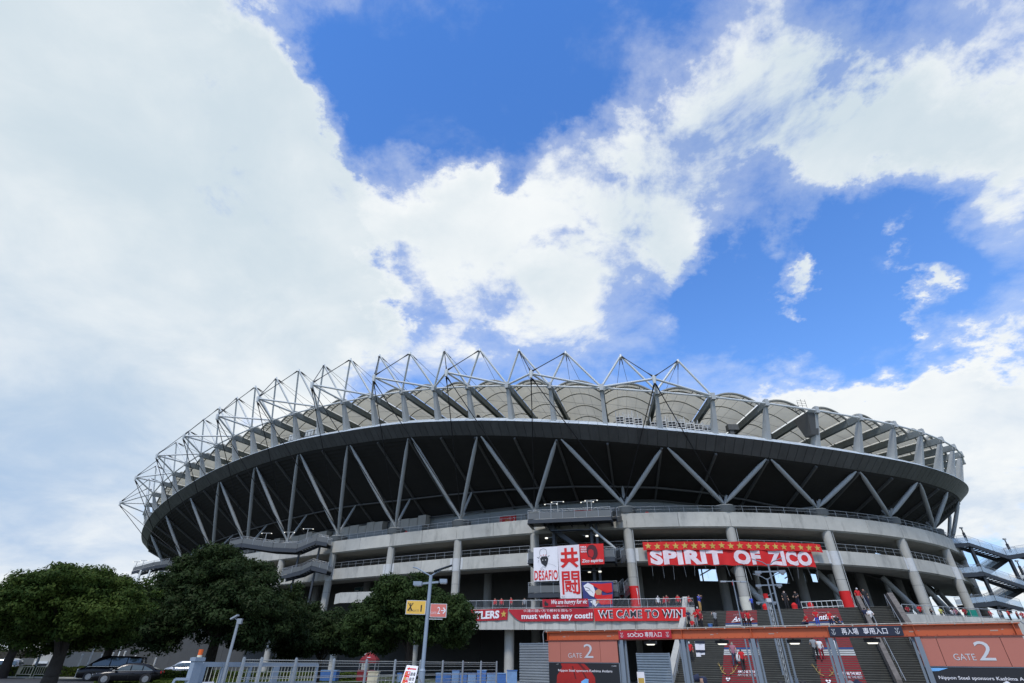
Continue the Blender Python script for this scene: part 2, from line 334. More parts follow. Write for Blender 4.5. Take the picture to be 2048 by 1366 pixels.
# smooth rim: cubic through the nodes
def _smooth(tab):
    xs = np.array(_sn); ys = np.array(tab); d = np.gradient(ys, xs)
    def f(s):
        s = min(max(s, xs[0]), xs[-1]); i = min(max(int(np.searchsorted(xs, s))-1, 0), len(xs)-2)
        hh = xs[i+1]-xs[i]; t = (s-xs[i])/hh
        return float((2*t**3-3*t**2+1)*ys[i]+(t**3-2*t**2+t)*hh*d[i]+(-2*t**3+3*t**2)*ys[i+1]+(t**3-t**2)*hh*d[i+1])
    return f
rim_off, rim_h = _smooth(_of), _smooth(_hb)
S0, S1 = -150.0, 112.0
stadium = thing('stadium', 'huge oval football stadium with raking struts, dark fascia ring and white masted roof', 'stadium')
def part(name, mb, m, parent=stadium, **k): return tag(mb.build(name, m, parent), **k)
def strip(s0, s1, prof, n=4, close=False):
    """sweep a cross-section [(off, z) or f(s)->list] along the ring"""
    mb = MB(); rings = []
    for i in range(n+1):
        s = s0+(s1-s0)*i/n; pr = prof(s) if callable(prof) else prof
        rings.append([R(s, o, z) for o, z in pr])
    mb.loft(rings, closed=True, caps=True); return mb

COLS = [-131,-115,-99.5,-85.2,-71.1,-56.4,-42.2,-28.4,-14.9,-.6,14.2,29.2,44.2,58.9,73.5,88]
VTOP = [-131.4,-117.6,-103.8,-90,-76.1,-62.1,-48.5,-34.5,-21.3,-8.9,5.7,20.4,35,49,61.5,75.5,90]
POST = [-145.2,-138.3,-131.4,-124.5,-117.6,-110.7,-103.8,-96.8,-89.9,-82.9,-76,-69.1,-62.2,-55.4,-48.5,-41.5,-34.7,-28.2,-22,-15.5,-9.2,-2.1,5.2,12.7,20.2,27.7,35,41.9,48.9,55.8,62.5,69.5,76.5,83.5,90.5,97.5,104.5]

# concrete ring at the upper concourse: panels with open joints, slab behind
edges = []
for a, b in zip(COLS[:-1], COLS[1:]): edges += [a, (a+b)/2]
edges.append(COLS[-1])
for a, b in zip(edges[:-1], edges[1:]):
    part('concrete_panel', strip(a+.025, b-.025, [(0,18.62),(0,20.62),(-.22,20.68),(-.22,18.5)], 5), CONC)
part('ring_slab', strip(COLS[0], COLS[-1], [(-.25,18.45),(-.25,19.6),(-10,19.6),(-10,18.9),(-3.0,18.35)], 110), CONC3)
# lower ring: one panel per bay between the columns
for a, b in zip(COLS[:-1], COLS[1:]):
    for c, d in ((a+.75, (a+b)/2-.02), ((a+b)/2+.02, b-.75)):
        part('lower_panel', strip(c, d, [(-.55,14.1),(-.55,15.88),(-.8,15.95),(-.8,14.0)], 4), CONC)
part('lower_slab', strip(COLS[0], COLS[-1], [(-.82,13.95),(-.82,14.9),(-6.5,14.9),(-6.5,14.3),(-3,13.9)], 110), CONC3)
for a in COLS:
    for sg in (-1, 1):
        part('column_jamb', strip(a+sg*.98-.2, a+sg*.98+.2, [(-.5,14.12),(-.5,15.8),(-.54,15.8),(-.54,14.12)], 1), mat('white_concrete', (.55,.56,.55), .8, var=.08))
# columns with collars, pedestals on the upper ring
for s in COLS:
    mb = MB(); mb.tube(R(s,-.72,-.2), R(s,-.72,18.6), .66, n=20)
    c = part('column', mb, CONC3)
    mb = MB(); mb.tube(R(s,-.72,13.9), R(s,-.72,15.75), .69, n=20); part('collar', mb, MATS['white_concrete'], c)
    for z in (9.6, 12.0):
        mb = MB(); mb.tube(R(s,-.72,z), R(s,-.72,z+.035), .666, n=20); part('pour_joint', mb, CONCD, c)
    mb = MB(); mb.tube(R(s,-1.3,19.6), R(s,-1.3,21.75), 1.25, 1.42, n=20); mb.tube(R(s,-1.3,21.76), R(s,-1.3,21.95), .5, n=12)
    part('pedestal', mb, CONC3)
    mb = MB(); mb.tube(R(s,-1.3,20.75), R(s,-1.3,21.6), 1.5, 1.62, n=20, cap=False); part('pedestal_guard', mb, MESHG)
for s in COLS:
    if -60 < s < 70:
        mb = MB(); mb.tube(R(s+.72,-.3,6.7), R(s+.72,-.3,18.4), .05, n=6); part('downpipe', mb, STEEL)

# railings
def rail_run(s0, s1, off, z0, h, n, name, m=RAILM, parent=stadium, mesh=True):
    mb = MB(); k = max(2, int((s1-s0)/2))
    for zz in (h, h*.5):
        pts = [R(s0+(s1-s0)*i/k, off, z0+zz) for i in range(k+1)]
        mb.poly(pts, .035 if zz == h else .02, 5)
    for i in range(n+1):
        s = s0+(s1-s0)*i/n; mb.tube(R(s,off,z0), R(s,off,z0+h), .025, n=5)
    o = part(name, mb, m, parent)
    if mesh:
        mb = MB(); q = max(2, int((s1-s0)/.5))
        for i in range(q+1):
            s = s0+(s1-s0)*i/q; mb.tube(R(s,off,z0+.03), R(s,off,z0+h), .009, n=3, cap=False)
        for j in range(1, 7): mb.poly([R(s0+(s1-s0)*i/k, off, z0+h*j/7) for i in range(k+1)], .008, 3)
        tag(mb.build('railing_mesh', MESHG, o), kind='stuff')
for a, b in zip(COLS[1:-1], COLS[2:]):
    rail_run(a+.1, b-.1, -.12, 20.68, .85, 7, 'upper_railing')
    rail_run(a+.8, b-.8, -.7, 15.95, .95, 7, 'lower_railing')

def zend(s): return float(np.interp(s, [-150,-115,-60,-41,-8,5,13,22,30,60,112], [21.5,24,25.6,25.1,25.3,25,24.2,22.7,21.4,21.4,22]))
def soff(s, t): return (rim_off(s)-.05+(-9.05-rim_off(s))*t, rim_h(s)+(zend(s)-rim_h(s))*t)
# upper concourse wall and the dark space under the lower ring
ws = np.arange(S0+6, S1-4, 2.6)
for a, b in zip(ws[:-1], ws[1:]):
    def pr(s):
        z = zend(s)-.05
        return [(-9,19.6),(-9,z),(-9.2,z),(-9.2,19.6)]
    if pr((a+b)/2)[1][1] > 20: part('wall_panel', strip(a+.015, b-.015, pr, 2), WALLM)
CONCDD = mat('shade_dark_concrete', (.06,.06,.058), .9, var=.15, scale=.5)  # darker copy of the concrete, near-black shade put into its colour
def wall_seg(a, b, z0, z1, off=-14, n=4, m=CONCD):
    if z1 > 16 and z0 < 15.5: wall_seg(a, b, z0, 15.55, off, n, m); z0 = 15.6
    if z0 > 15: m = CONCDD  # between the rings the shade is in the wall colour
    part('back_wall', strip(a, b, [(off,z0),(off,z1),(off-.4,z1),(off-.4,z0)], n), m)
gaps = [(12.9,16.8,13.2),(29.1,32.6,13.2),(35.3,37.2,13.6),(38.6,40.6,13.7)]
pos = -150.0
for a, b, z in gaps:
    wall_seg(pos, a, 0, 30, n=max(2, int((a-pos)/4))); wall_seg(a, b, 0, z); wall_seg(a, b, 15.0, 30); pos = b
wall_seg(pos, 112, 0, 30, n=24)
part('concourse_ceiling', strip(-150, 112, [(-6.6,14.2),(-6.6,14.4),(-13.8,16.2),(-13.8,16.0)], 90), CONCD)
# steel seen through the openings
for a, b, z in gaps:
    mb = MB(); mb.tube(R(a,-16,15.2), R((a+b)/2,-18,13), .12); mb.tube(R(b,-16,15.4), R((a+b)/2,-18,14.6), .10); mb.tube(R((a+b)/2,-17,12.8), R((a+b)/2,-17,15.6), .12); part('gallery_bracing', mb, STEEL)
# inner row of columns and raking legs behind
for s in COLS:
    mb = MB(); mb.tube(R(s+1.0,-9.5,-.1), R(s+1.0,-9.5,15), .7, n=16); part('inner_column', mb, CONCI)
    if s > 0:
        mb = MB(); mb.tube(R(s+1.5,-6.2,13.9), R(s+5.5,-3.0,6.8), .42, n=12); part('raking_leg', mb, STEEL)
        mb = MB(); mb.tube(R(s+6.5,-8.2,14.0), R(s+6.5,-8.2,6.8), .36, n=12); part('inner_post', mb, STEEL)

# soffit of the upper stand: stepped dark sheets, radial ribs, two ring beams
NST = 24

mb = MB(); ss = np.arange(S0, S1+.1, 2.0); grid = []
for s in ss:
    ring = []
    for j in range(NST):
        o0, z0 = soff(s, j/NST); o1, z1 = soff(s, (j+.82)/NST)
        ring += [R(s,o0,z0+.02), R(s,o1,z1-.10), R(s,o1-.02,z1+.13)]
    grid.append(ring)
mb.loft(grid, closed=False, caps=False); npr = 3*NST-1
for i in range(len(mb.m)): mb.m[i] = 1 if (i % npr) % 3 == 1 else 0  # riser faces painted lighter, as ridges that catch the light
tag(part('soffit_louvre', mb, [SOFM, mat('lit_louvre_edge', (.12,.115,.10), .7, var=.2, scale=.7)]), kind='stuff')
for s in POST:
    mb = MB(); o0, z0 = soff(s, .01); o1, z1 = soff(s, .99)
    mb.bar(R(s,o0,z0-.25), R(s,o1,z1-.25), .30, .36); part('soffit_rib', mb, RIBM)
for t, w in ((.70,.16),(.955,.12)):
    for a, b in zip(POST[:-1], POST[1:]):
        mb = MB(); oa, za = soff(a, t); ob, zb = soff(b, t); mb.tube(R(a,oa,za-.5), R(b,ob,zb-.5), w, n=6); part('soffit_purlin', mb, RIBM)

# fascia: one sheet panel after another, a bright sloping lip above
def fas(s): o, z = rim_off(s), rim_h(s); return (o, z), (o+2.0, z+1.75), (o+.75, z+2.75), (o-2.2, z+2.75)
pw = 1.30; n_f = int((S1-S0)/pw)
for i in range(n_f):
    a, b = S0+i*pw+.035, S0+(i+1)*pw-.035
    def pr(s):
        p0, p1, p2, p3 = fas(s); return [p0, p1, (p1[0]-.10, p1[1]+.03), (p0[0]-.12, p0[1]+.02)]
    part('fascia_panel', strip(a, b, pr, 1), FASM)
    def pl(s):
        p0, p1, p2, p3 = fas(s); return [(p1[0]+.03, p1[1]+.0), (p1[0]+.03, p1[1]+.07), p2, (p2[0]-.1, p2[1]-.1)]
    part('lip_panel', strip(a-.01, b+.01, pl, 1), LIPM)
part('rim_gutter', strip(S0, S1, lambda s: [(fas(s)[0][0]-.15, fas(s)[0][1]+.05), (fas(s)[1][0]-.25, fas(s)[1][1]-.08), (fas(s)[2][0]-.15, fas(s)[2][1]-.12), (fas(s)[3][0], fas(s)[3][1]-.1), (fas(s)[3][0], fas(s)[3][1]-.5)], 130), BEAMM)

# V struts
ZB = 22.0
for i, s in enumerate(COLS):
    base = R(s, -.9, ZB)
    near = sorted(VTOP, key=lambda v: abs(v-s))[:2]
    for v in near:
        if abs(v-s) > 10: continue
        top = R(v+(.35 if s > v else -.35), rim_off(v)-.25, rim_h(v)-.12); d = top-base
        mb = MB(); mb.tube(base+d*.012, top, 1, n=14, prof=((0,.14),(.03,.16),(.17,.32),(.5,.34),(.85,.31),(.985,.13),(1,.11)))
        part('strut', mb, STEEL)
    o, z = soff(s, .70)
    mb = MB(); q = R(s, o, z-.45); mb.tube(base+Vector((0,0,.05)), q, 1, n=12, prof=((0,.12),(.12,.24),(.85,.22),(1,.10))); part('inner_strut', mb, STEEL)
    mb = MB()
    for k in range(4):
        a = k*PI/2+.6; mb.bar(base-Vector((0,0,.15)), base+Vector((math.cos(a)*.75, math.sin(a)*.75, 1.15)), .09, .30)
    part('strut_shoe', mb, STEEL)

# roof: leaning posts, beams, pipes, membrane vaults on arches
def post_pts(s): o, z = rim_off(s), rim_h(s); return o, z
for s in POST:
    o, z = rim_off(s), rim_h(s); h = np.interp(s, _S, _H); tx = Vector((math.cos(h), math.sin(h), 0))
    rings = []
    for oc, zz, wr, wt in ((o+.75, z+2.2, 1.5, .72), (o+2.85, z+7.0, .55, .42)):
        c = R(s, oc, zz); out = (R(s, oc+1, zz)-c)
        rings.append([c+out*(wr/2)-tx*(wt/2), c+out*(wr/2)+tx*(wt/2), c-out*(wr/2)+tx*(wt/2), c-out*(wr/2)-tx*(wt/2)])
    mb = MB(); mb.loft(rings); part('roof_post', mb, STEEL)
    mb = MB(); mb.bar(R(s, o+3.5, z+7.35), R(s, -30, z+6.4), .55, 1.0)
    bm_ = part('roof_beam', mb, BEAMM)
    mb = MB(); mb.box(R(s, o+3.25, z+7.38), (.58, .6, 1.05), rz=h); part('beam_end_plate', mb, STEEL, bm_)
    for oo in (o+1.2, -4, -12):
        mb = MB(); mb.box(R(s, oo, z+7.25), (.72, .12, .95), rz=h); part('beam_stiffener', mb, BEAMM, bm_)
for a, b in zip(POST[:-1], POST[1:]):
    oa, za, ob, zb = rim_off(a), rim_h(a), rim_off(b), rim_h(b)
    mb = MB(); mb.tube(R(a, oa+3.3, za+7.3), R(b, ob+3.3, zb+7.3), .16, n=8); part('ring_pipe', mb, WSTEEL)
    for oo, rr in ((-6.5,.22),(-15,.2)):
        mb = MB(); mb.tube(R(a, oo, za+6.55), R(b, oo, zb+6.55), rr, n=8); part('inner_pipe', mb, BEAMM)
    def vault(t, off, lift=0.0):
        s = a+(b-a)*t; z = (za*(1-t)+zb*t)+7.75-.028*((oa+3)-off)
        wid = (R(b,off,0)-R(a,off,0)).length
        return R(s, off, z+min(1.6, wid*.24)*4*t*(1-t)*.98+lift)
    offs = [oa+1.1-4.4*k for k in range(8)]; NT = 12
    mb = MB(); rings = [[vault(.03+.94*i/NT, oo, .16) for i in range(NT+1)] for oo in np.linspace(offs[0]+.1, -25, 12)]
    mb.loft(rings, closed=False, caps=False, smooth=True); part('membrane', mb, MEMB)
    for k, oo in enumerate(offs[:6]):
        mb = MB(); mb.poly([vault(.03+.94*i/NT, oo) for i in range(NT+1)], .085 if k else .2, 5); part('arch_rib', mb, ARCHM)
    mb = MB(); mb.poly([vault(.04+.92*i/NT, offs[0]-1.15) for i in range(NT+1)], .11, 5)
    for i in (1,2,3,9,10,11): mb.tube(vault(.04+.92*i/NT, offs[0]-1.15), vault(.03+.94*i/NT, offs[0]), .07, n=5)
    part('arch_rib', mb, ARCHM)
    mb = MB()
    for q in (.3,.5,.7): mb.poly([vault(q, oo, .1) for oo in np.linspace(offs[0], -24, 8)], .018, 4)
    for oo in offs[1:6]:
        mb.tube(vault(.03, oo), vault(.97, oo-1.5), .022, n=4)
    part('membrane_cable', mb, ARCHM)

# masts above the rim: outer nodes with three arms, peaks with two legs each, cables
NODE = [(4.49,7.31),(-10.72,7.54),(-22.69,8.71),(-35.62,9.48),(-47.95,11.15),(-62.24,11.29),(-75.69,10.91),(-89.99,10.23),(-103.22,9.97),(-117.15,9.16),(-132.84,9.12)]
PEAK = [(8.82,3.47,13),(.97,3.69,13),(-6.58,4.12,13),(-13.19,4.84,13),(-19.11,5.46,13),(-25,6.11,13),(-31.4,6.55,13),(-38.2,6.4,13.7),(-45.3,6.32,14.4),(-51.84,6.64,14.4),(-58.22,7.26,14.4),(-65.12,7.19,14.4),(-71.86,7.22,14.4),(-79.47,6.59,14.4),(-86.74,6.43,14.4),(-94.4,5.96,14.4),(-102.17,5.71,14.4),(-109.5,5.35,14.4),(-116.5,5.2,14.2),(-123.4,5.0,14),(-130.3,4.8,13.8),(-136.8,4.6,13.6)]
pt = lambda s: R(s, rim_off(s)+3.15, rim_h(s)+7.55)
i12 = POST.index(12.7)
nodeP = [R(s, rim_off(s)+d, rim_h(s)+7.3) for s, d in NODE]
peakP = [R(s, rim_off(s)+d, rim_h(s)+z) for s, d, z in PEAK]
def cable(p, q, r=.045, ends=True):
    mb = MB(); mb.tube(p, q, r, n=6); d = (q-p).normalized(); L = (q-p).length
    if ends:
        for a, sg in ((p, 1), (q, -1)): mb.tube(a+d*(sg*.35), a+d*(sg*1.5), .15, .07, n=6)
    part('cable', mb, CABLE)
for j, nP in enumerate(nodeP):
    ip = i12-1-2*j
    for k in (ip-1, ip, ip+1):
        if 0 <= k < len(POST): mb = MB(); mb.tube(nP, pt(POST[k]), .17, n=10); part('mast_arm', mb, WSTEEL)
    mb = MB(); mb.tube(nP-Vector((0,0,.75)), nP+Vector((0,0,.3)), .20, .34, n=10); mb.tube(nP+Vector((0,0,.25)), nP+Vector((0,0,.55)), .16, n=8); part('mast_node', mb, WSTEEL)
    v = VTOP[VTOP.index(5.7)-j]
    for s in sorted(COLS, key=lambda c: abs(c-v))[:2]: cable(nP-Vector((0,0,.6)), R(s, -.9, ZB+.7), .072)
    for k in (2*j, 2*j+1): cable(nP+Vector((0,0,.3)), peakP[k], .07)
for k, pP in enumerate(peakP):
    a, b = i12-k, i12-k-1
    for c in (a, b):
        if c >= 0: mb = MB(); mb.tube(pt(POST[c]), pP, .165, n=10); part('mast_leg', mb, WSTEEL)
    mb = MB(); mb.tube(pP-Vector((0,0,.3)), pP+Vector((0,0,.22)), .25, .16, n=8); part('mast_cap', mb, WSTEEL)
    for c in (a, b):
        if c >= 0:
            s = POST[c]; q = R(s, -13, rim_h(s)+7.2); cable(pP, q, .03, False)
            d = (q-pP).normalized(); mb = MB(); mb.tube(pP+d*.6, pP+d*2.0, .1, .06, n=6); part('cable_socket', mb, CABLE)

# beige precast units standing on the wall behind the railing
s = -112.0; k = 0
while s < -41.5:
    w = RNG.uniform(2.0, 2.7); hh = RNG.uniform(1.5, 2.0)
    if k % 7 != 5: part('precast_unit', strip(s+.06, s+w-.06, [(-7.2,23.4),(-7.2,23.4+hh),(-8.6,23.5+hh),(-8.6,23.4)], 1), BEIGE)
    s += w; k += 1
part('unit_ledge', strip(-112, -41, [(-6.9,21.3),(-6.9,23.35),(-8.9,23.35),(-8.9,21.3)], 30), WALLM)
# ------------------------------------------------------------------ deck round the lower concourse (part of the stadium)
DZ = 6.7                                              # deck floor
TL = Vector((20.0, 63.0, DZ)); A_ = Vector((math.cos(math.radians(-28)), math.sin(math.radians(-28)), 0)); O_ = Vector((-math.sin(math.radians(28)), -math.cos(math.radians(28)), 0))
def stair(w, r, z): p = TL+A_*w+O_*r; return Vector((p.x, p.y, z))
WM, W1, W2, W3 = 16.25, 16.6, 18.9, 19.35               # main flight, parapet, side flight, parapet
dl = [(-48.0, 103.0), (-30.0, 91.0), (-17.0, 80.0), (-14.5, 68.9), (-3.83, 66.3), (7.46, 63.88), (20.0, 60.9)]
dr = [stair(W3,0,0)[:2], (45.7,65.5), (54.7,68.6), (65,71.9), (74,77.5), (86,90), (96,112)]
inner = [tuple(R(s, -13.8, 0)[:2]) for s in np.arange(104, -75, -6)]
pl = dl+[tuple(stair(0,0,0)[:2]), tuple(stair(W3,0,0)[:2])]+dr[1:]+inner
mb = MB(); n = len(pl); mb.add([(x,y,DZ) for x,y in pl]+[(x,y,DZ-.5) for x,y in pl], [tuple(range(n)), tuple(range(2*n-1,n-1,-1))]+[(i,(i+1)%n,(i+1)%n+n,i+n) for i in range(n)])
part('deck_slab', mb, CONCD)
def wall_line(pts, z0, z1, seg, name, m, th=.22, gap=.02, parent=stadium):
    for (x0,y0),(x1,y1) in zip(pts[:-1], pts[1:]):
        a, b = Vector((x0,y0,0)), Vector((x1,y1,0)); L = (b-a).length; k = max(1, round(L/seg)); d = (b-a)/L
        for i in range(k):
            p, q = a+d*(L*i/k+gap), a+d*(L*(i+1)/k-gap); mb = MB(); mb.bar((p+q)/2-d*((q-p).length/2)+Vector((0,0,(z0+z1)/2)), (p+q)/2+d*((q-p).length/2)+Vector((0,0,(z0+z1)/2)), th, z1-z0)
            tag(mb.build(name, m, parent))
wall_line(dl, 4.9, 7.0, 7.2, 'deck_wall', CONC2); wall_line(dr[1:], 4.2, 7.0, 7.2, 'deck_wall', CONC2); wall_line(dr[:2], 0, 7.0, 8, 'deck_wall', CONC2)
def rail_line(pts, z0, h, sp, name, m=RAILM, parent=stadium, bars=.0, off=0):
    for (x0,y0),(x1,y1) in zip(pts[:-1], pts[1:]):
        a, b = Vector((x0,y0,z0)), Vector((x1,y1,z0)); L = (b-a).length; d = (b-a)/L; mb = MB(); up = Vector((0,0,1))
        for zz, r in ((h,.035),(.1,.02)): mb.tube(a+up*zz, b+up*zz, r, n=6)
        for i in range(int(L/sp)+1): mb.tube(a+d*(i*sp), a+d*(i*sp)+up*h, .028, n=5)
        o = mb.build(name, m, parent)
        if bars:
            mb = MB()
            for i in range(int(L/bars)+1): mb.tube(a+d*(i*bars)+up*.1, a+d*(i*bars)+up*h, .011, n=4, cap=False)
            tag(mb.build('baluster', m, o), kind='stuff')
rail_line(dl, 7.0, .85, 2.0, 'deck_railing', bars=.14); rail_line(dr[1:], 7.0, .95, 1.7, 'deck_railing')
# round piers under the deck edge, dark wall behind them
for x, y in ((0.1,67.6),(-11.3,70.2),(-27,92),(-40.5,100),(-19.5,82),(11.5,65.4),(48,68.4),(60,72.5)):
    mb = MB(); mb.tube((x,y,-.1), (x,y,6.2), .56, n=18); part('deck_pier', mb, CONC3)
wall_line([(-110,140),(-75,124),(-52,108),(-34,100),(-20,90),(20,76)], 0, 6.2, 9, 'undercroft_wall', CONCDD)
mb = MB(); mb.bar((-12.5,83,10.5),(-9.5,81.5,10.5),.3,1.8); 
# windows in the wall by the left stair
for s0, s1 in ((-63.5,-61.6),(-61.4,-59.5)):
    w = part('window', strip(s0, s1, [(-13.9,12.6),(-13.9,14.6),(-13.99,14.6),(-13.99,12.6)], 1), mat('teal_glass', (.10,.19,.20), .2, var=.1))
    mb = MB()
    for z in (12.6,14.6): mb.bar(R(s0,-13.86,z), R(s1,-13.86,z), .06, .07)
    for s in (s0, s1): mb.bar(R(s,-13.86,12.6), R(s,-13.86,14.6), .06, .07)
    mb.build('window_frame', RAILM, w)
    if s0 < -62:
        mb = MB()
        for z in (12.95,13.4,13.9): mb.bar(R(s0+.2,-13.85,z), R(s0+1.3,-13.85,z), .02, .22)
        mb.build('window_notice', WHITE, w)
wl = [(-28.5,92.5),(-27.0,90.2),(-15,86)]
wall_line(wl, 9.5, 11.0, 3.2, 'terrace_wall', CONC)

# ------------------------------------------------------------------ grand staircase
stairs = thing('grand_staircase', 'broad dark concrete staircase with red printed risers rising to the stadium deck', 'staircase')
NS = 42; RI = DZ/NS; TR = .305
STICK = mat('red_riser_print', (.30,.012,.018), .6, var=.12, scale=3); WSTICK = mat('white_riser_print', (.62,.62,.60), .6, var=.08); BSTICK = mat('blue_riser_print', (.03,.07,.26), .6, var=.1)
def flight(w0, w1, name):
    for i in range(NS):
        z = DZ-RI*i; r0 = TR*i; mb = MB()
        a = [stair(w, r, zz) for zz in (z-RI-.3, z-.002) for w, r in ((w0,r0-TR*1.1),(w0,r0),(w1,r0),(w1,r0-TR*1.1))]
        if i == 0: a = [stair(w, r, zz) for zz in (z-RI-.3, z+.004) for w, r in ((w0,r0-TR*1.1),(w0,r0),(w1,r0),(w1,r0-TR*1.1))]
        mb.add(a, [(3,2,1,0),(4,5,6,7),(0,1,5,4),(1,2,6,5),(2,3,7,6),(3,0,4,7)])
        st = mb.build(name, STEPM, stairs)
        mb = MB(); mb.bar(stair(w0, r0+.006, z-.012), stair(w1, r0+.006, z-.012), .03, .035); mb.build('nosing', NOSEM, st)
flight(.02, WM-.02, 'step'); flight(W1+.02, W2-.02, 'step')
def wof(px, py, z): return (at_h(px, py, z)-TL).dot(A_)
CARP = [(wof(1451,1221,DZ), wof(1513,1220,DZ)), (wof(1606,1217,DZ), wof(1675,1215.5,DZ))]
for i in range(NS):
    z = DZ-RI*i
    for c, (a, b) in enumerate(CARP):
        m = STICK
        if i in (8,9): m = BSTICK if i == 8 else WSTICK
        if i in (22,23,24,25): m = BSTICK if i == 22 else WSTICK
        mb = MB(); mb.add([stair(w, TR*i+.004+d, zz) for d in (0,.003) for w, zz in ((a,z-RI+.01),(b,z-RI+.01),(b,z-.035),(a,z-.035))], [(0,1,2,3),(7,6,5,4),(0,4,5,1),(2,6,7,3),(1,5,6,2),(0,3,7,4)])
        mb.build('riser_print', m, stairs)
def slope_fn(w0, w1, r0, r1):      # print that steps down with the risers: laid on the line of the nosings
    def fn(u, v, eps=0):
        r = r1+(r0-r1)*v; z = DZ-RI*(r/TR); p = stair(w0+(w1-w0)*u, r+.05, z)
        return p+Vector((0,0,1))*(eps)-O_*(-eps)
    return fn
for c, (a, b) in enumerate(CARP):
    fn = slope_fn(a, b, TR*2, TR*8); letter('Antlers', fn, (.22,.10,.86,.62), WHITE, stairs, weight=.012, shear=.45)
    patch([[(.18,.04),(.22,.02),(.92,.30),(.9,.33)]], fn, WHITE, stairs, 'logo_swash', eps=.03)
    letter('KASHIMA', fn, (.26,.76,.62,.86), SILV, stairs, space=1.6)
    fn = slope_fn(a, b, TR*31, TR*36)
    letter('AIM TO BE THE BEST', fn, (.42,.30,.96,.52), WHITE, stairs, weight=.01)
    letter('AIM TO BE THE BEST', fn, (.42,.02,.96,.22), SILV, stairs, weight=.0)
    fn = slope_fn(a-.1, a+(b-a)*.8, TR*28.5, TR*38)
    def antler(cx, sgn):
        ps = []; main = [(0,0),(.10,.10),(.17,.22),(.20,.36),(.26,.55)]
        segs = [(main[i], main[i+1], .035-.005*i) for i in range(4)]+[((.10,.10),(.06,.30),.02),((.17,.22),(.13,.42),.018),((.20,.36),(.30,.50),.016),((.05,.05),(.16,.08),.02)]
        for (x0,y0),(x1,y1),w in segs:
            dx, dy = x1-x0, y1-y0; L = math.hypot(dx,dy); nx, ny = -dy/L*w/2, dx/L*w/2
            ps.append([(cx+sgn*(x0+nx), .30+y0+ny),(cx+sgn*(x1+nx*.4), .30+y1+ny*.4),(cx+sgn*(x1-nx*.4), .30+y1-ny*.4),(cx+sgn*(x0-nx), .30+y0-ny)])
        return ps
    patch(antler(.16,-1)+antler(.30,1), fn, mat('dull_gold_print', (.30,.21,.06), .6, var=.3, scale=8), stairs, 'antler_print', eps=.03)
    patch([ell(.20,.10,.03,.04),ell(.28,.10,.03,.04),[(.18,.05),(.24,-.02),(.30,.05),(.24,.03)]], fn, WHITE, stairs, 'crest_print', eps=.03)
# parapets
def slopewall(w0, w1, ztop, m, name, r0=-1.2, r1=NS*TR+.3, lip=1.05, flat=1.6):
    mb = MB(); prof = [(r0, DZ+lip), (r0+flat, DZ+lip), (r1, DZ-RI*((r1-flat-r0)/TR)+lip), (r1, 0), (r0, 0)]
    mb.loft([[stair(w, r, max(z, .02)) for r, z in prof] for w in (w0, w1)]); return mb.build(name, m, stairs)
STONE = mat('mottled_parapet_stone', (.13,.115,.10), .9, var=.35, scale=2.5, stain=(.06,.05,.045,.6), stain_scale=(.8,.8,.8))
slopewall(-.55, 0, 0, CONC3, 'parapet', r0=.2, lip=.35, flat=.3); mb = MB(); mb.loft([[stair(w, r, z) for r, z in ((-.7,DZ),(-.7,DZ+1.55),(-.2,DZ+1.55),(1.2,DZ+.3),(1.2,DZ-.6))] for w in (-.5,0)]); mb.build('parapet_end', CONC3, stairs); slopewall(WM, W1, 0, STONE, 'parapet', lip=.95); slopewall(W2, W3, 0, STONE, 'parapet', lip=1.1, flat=1.8)
for w in (W1+.25, W2-.25, .28):
    mb = MB(); h = .95; mb.tube(stair(w, .5, DZ+h), stair(w, NS*TR, h), .03, n=6)
    for i in range(0, NS, 7): mb.tube(stair(w, .5+TR*i, DZ-RI*i), stair(w, .5+TR*i, DZ-RI*(i+.0)+h-.0), .022, n=5)
    mb.build('handrail', RAILM, stairs)

# ------------------------------------------------------------------ entrance gate
g0, g1 = Vector((2.6,38.3,0)), Vector((23.4,25.05,0)); gd = (g1-g0).normalized(); gn = Vector((gd.y,-gd.x,0)); GL = (g1-g0).length; gz = math.atan2(gd.y, gd.x)
gate = thing('entrance_gate', 'orange beamed entrance gate on grey steel posts with coral panels and ceiling lamps', 'gate')
def G(t, z, o=0.0): return Vector((g0.x+gd.x*t+gn.x*o, g0.y+gd.y*t+gn.y*o, z))
BZ0, BZ1 = 3.0, 3.47
def T(px, y=1278): # distance along the gate of a picture column at beam height
    d = ray(px, y); a = Vector((d.x, d.y)); m = Matrix(((gd.x, -a.x), (gd.y, -a.y))); k = m.inverted() @ Vector((-g0.x, -g0.y)); return k[0]
GL = T(2034, 1270)
mb = MB(); mb.bar(G(-.05,BZ0+.235), G(GL+.2,BZ0+.235), .04, .47)
bmo = mb.build('beam_web', ORANGE, gate)
for z, w in ((BZ0,.32),(BZ1,.34)):
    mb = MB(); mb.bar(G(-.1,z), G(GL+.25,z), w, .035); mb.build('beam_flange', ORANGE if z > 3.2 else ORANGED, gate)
tps = [T(x) for x in (1244,1366,1506,1661,1835)]
for t in tps+[.05, GL]:
    mb = MB(); mb.bar(G(t,BZ0+.02,.02), G(t,BZ1-.02,.02), .28, .02, up=gd); mb.build('beam_stiffener', ORANGE, gate)
mb = MB(); mb.tube(G(-.2,BZ1+.07,.16), G(GL+.3,BZ1+.07,.16), .025, n=6)
for i in range(24): mb.box(G(GL*i/23, BZ1+.05, .16), (.06,.06,.11), rz=gz)
mb.build('cable_conduit', mat('weathered_conduit', (.42,.38,.33), .8, var=.3, scale=8), gate)
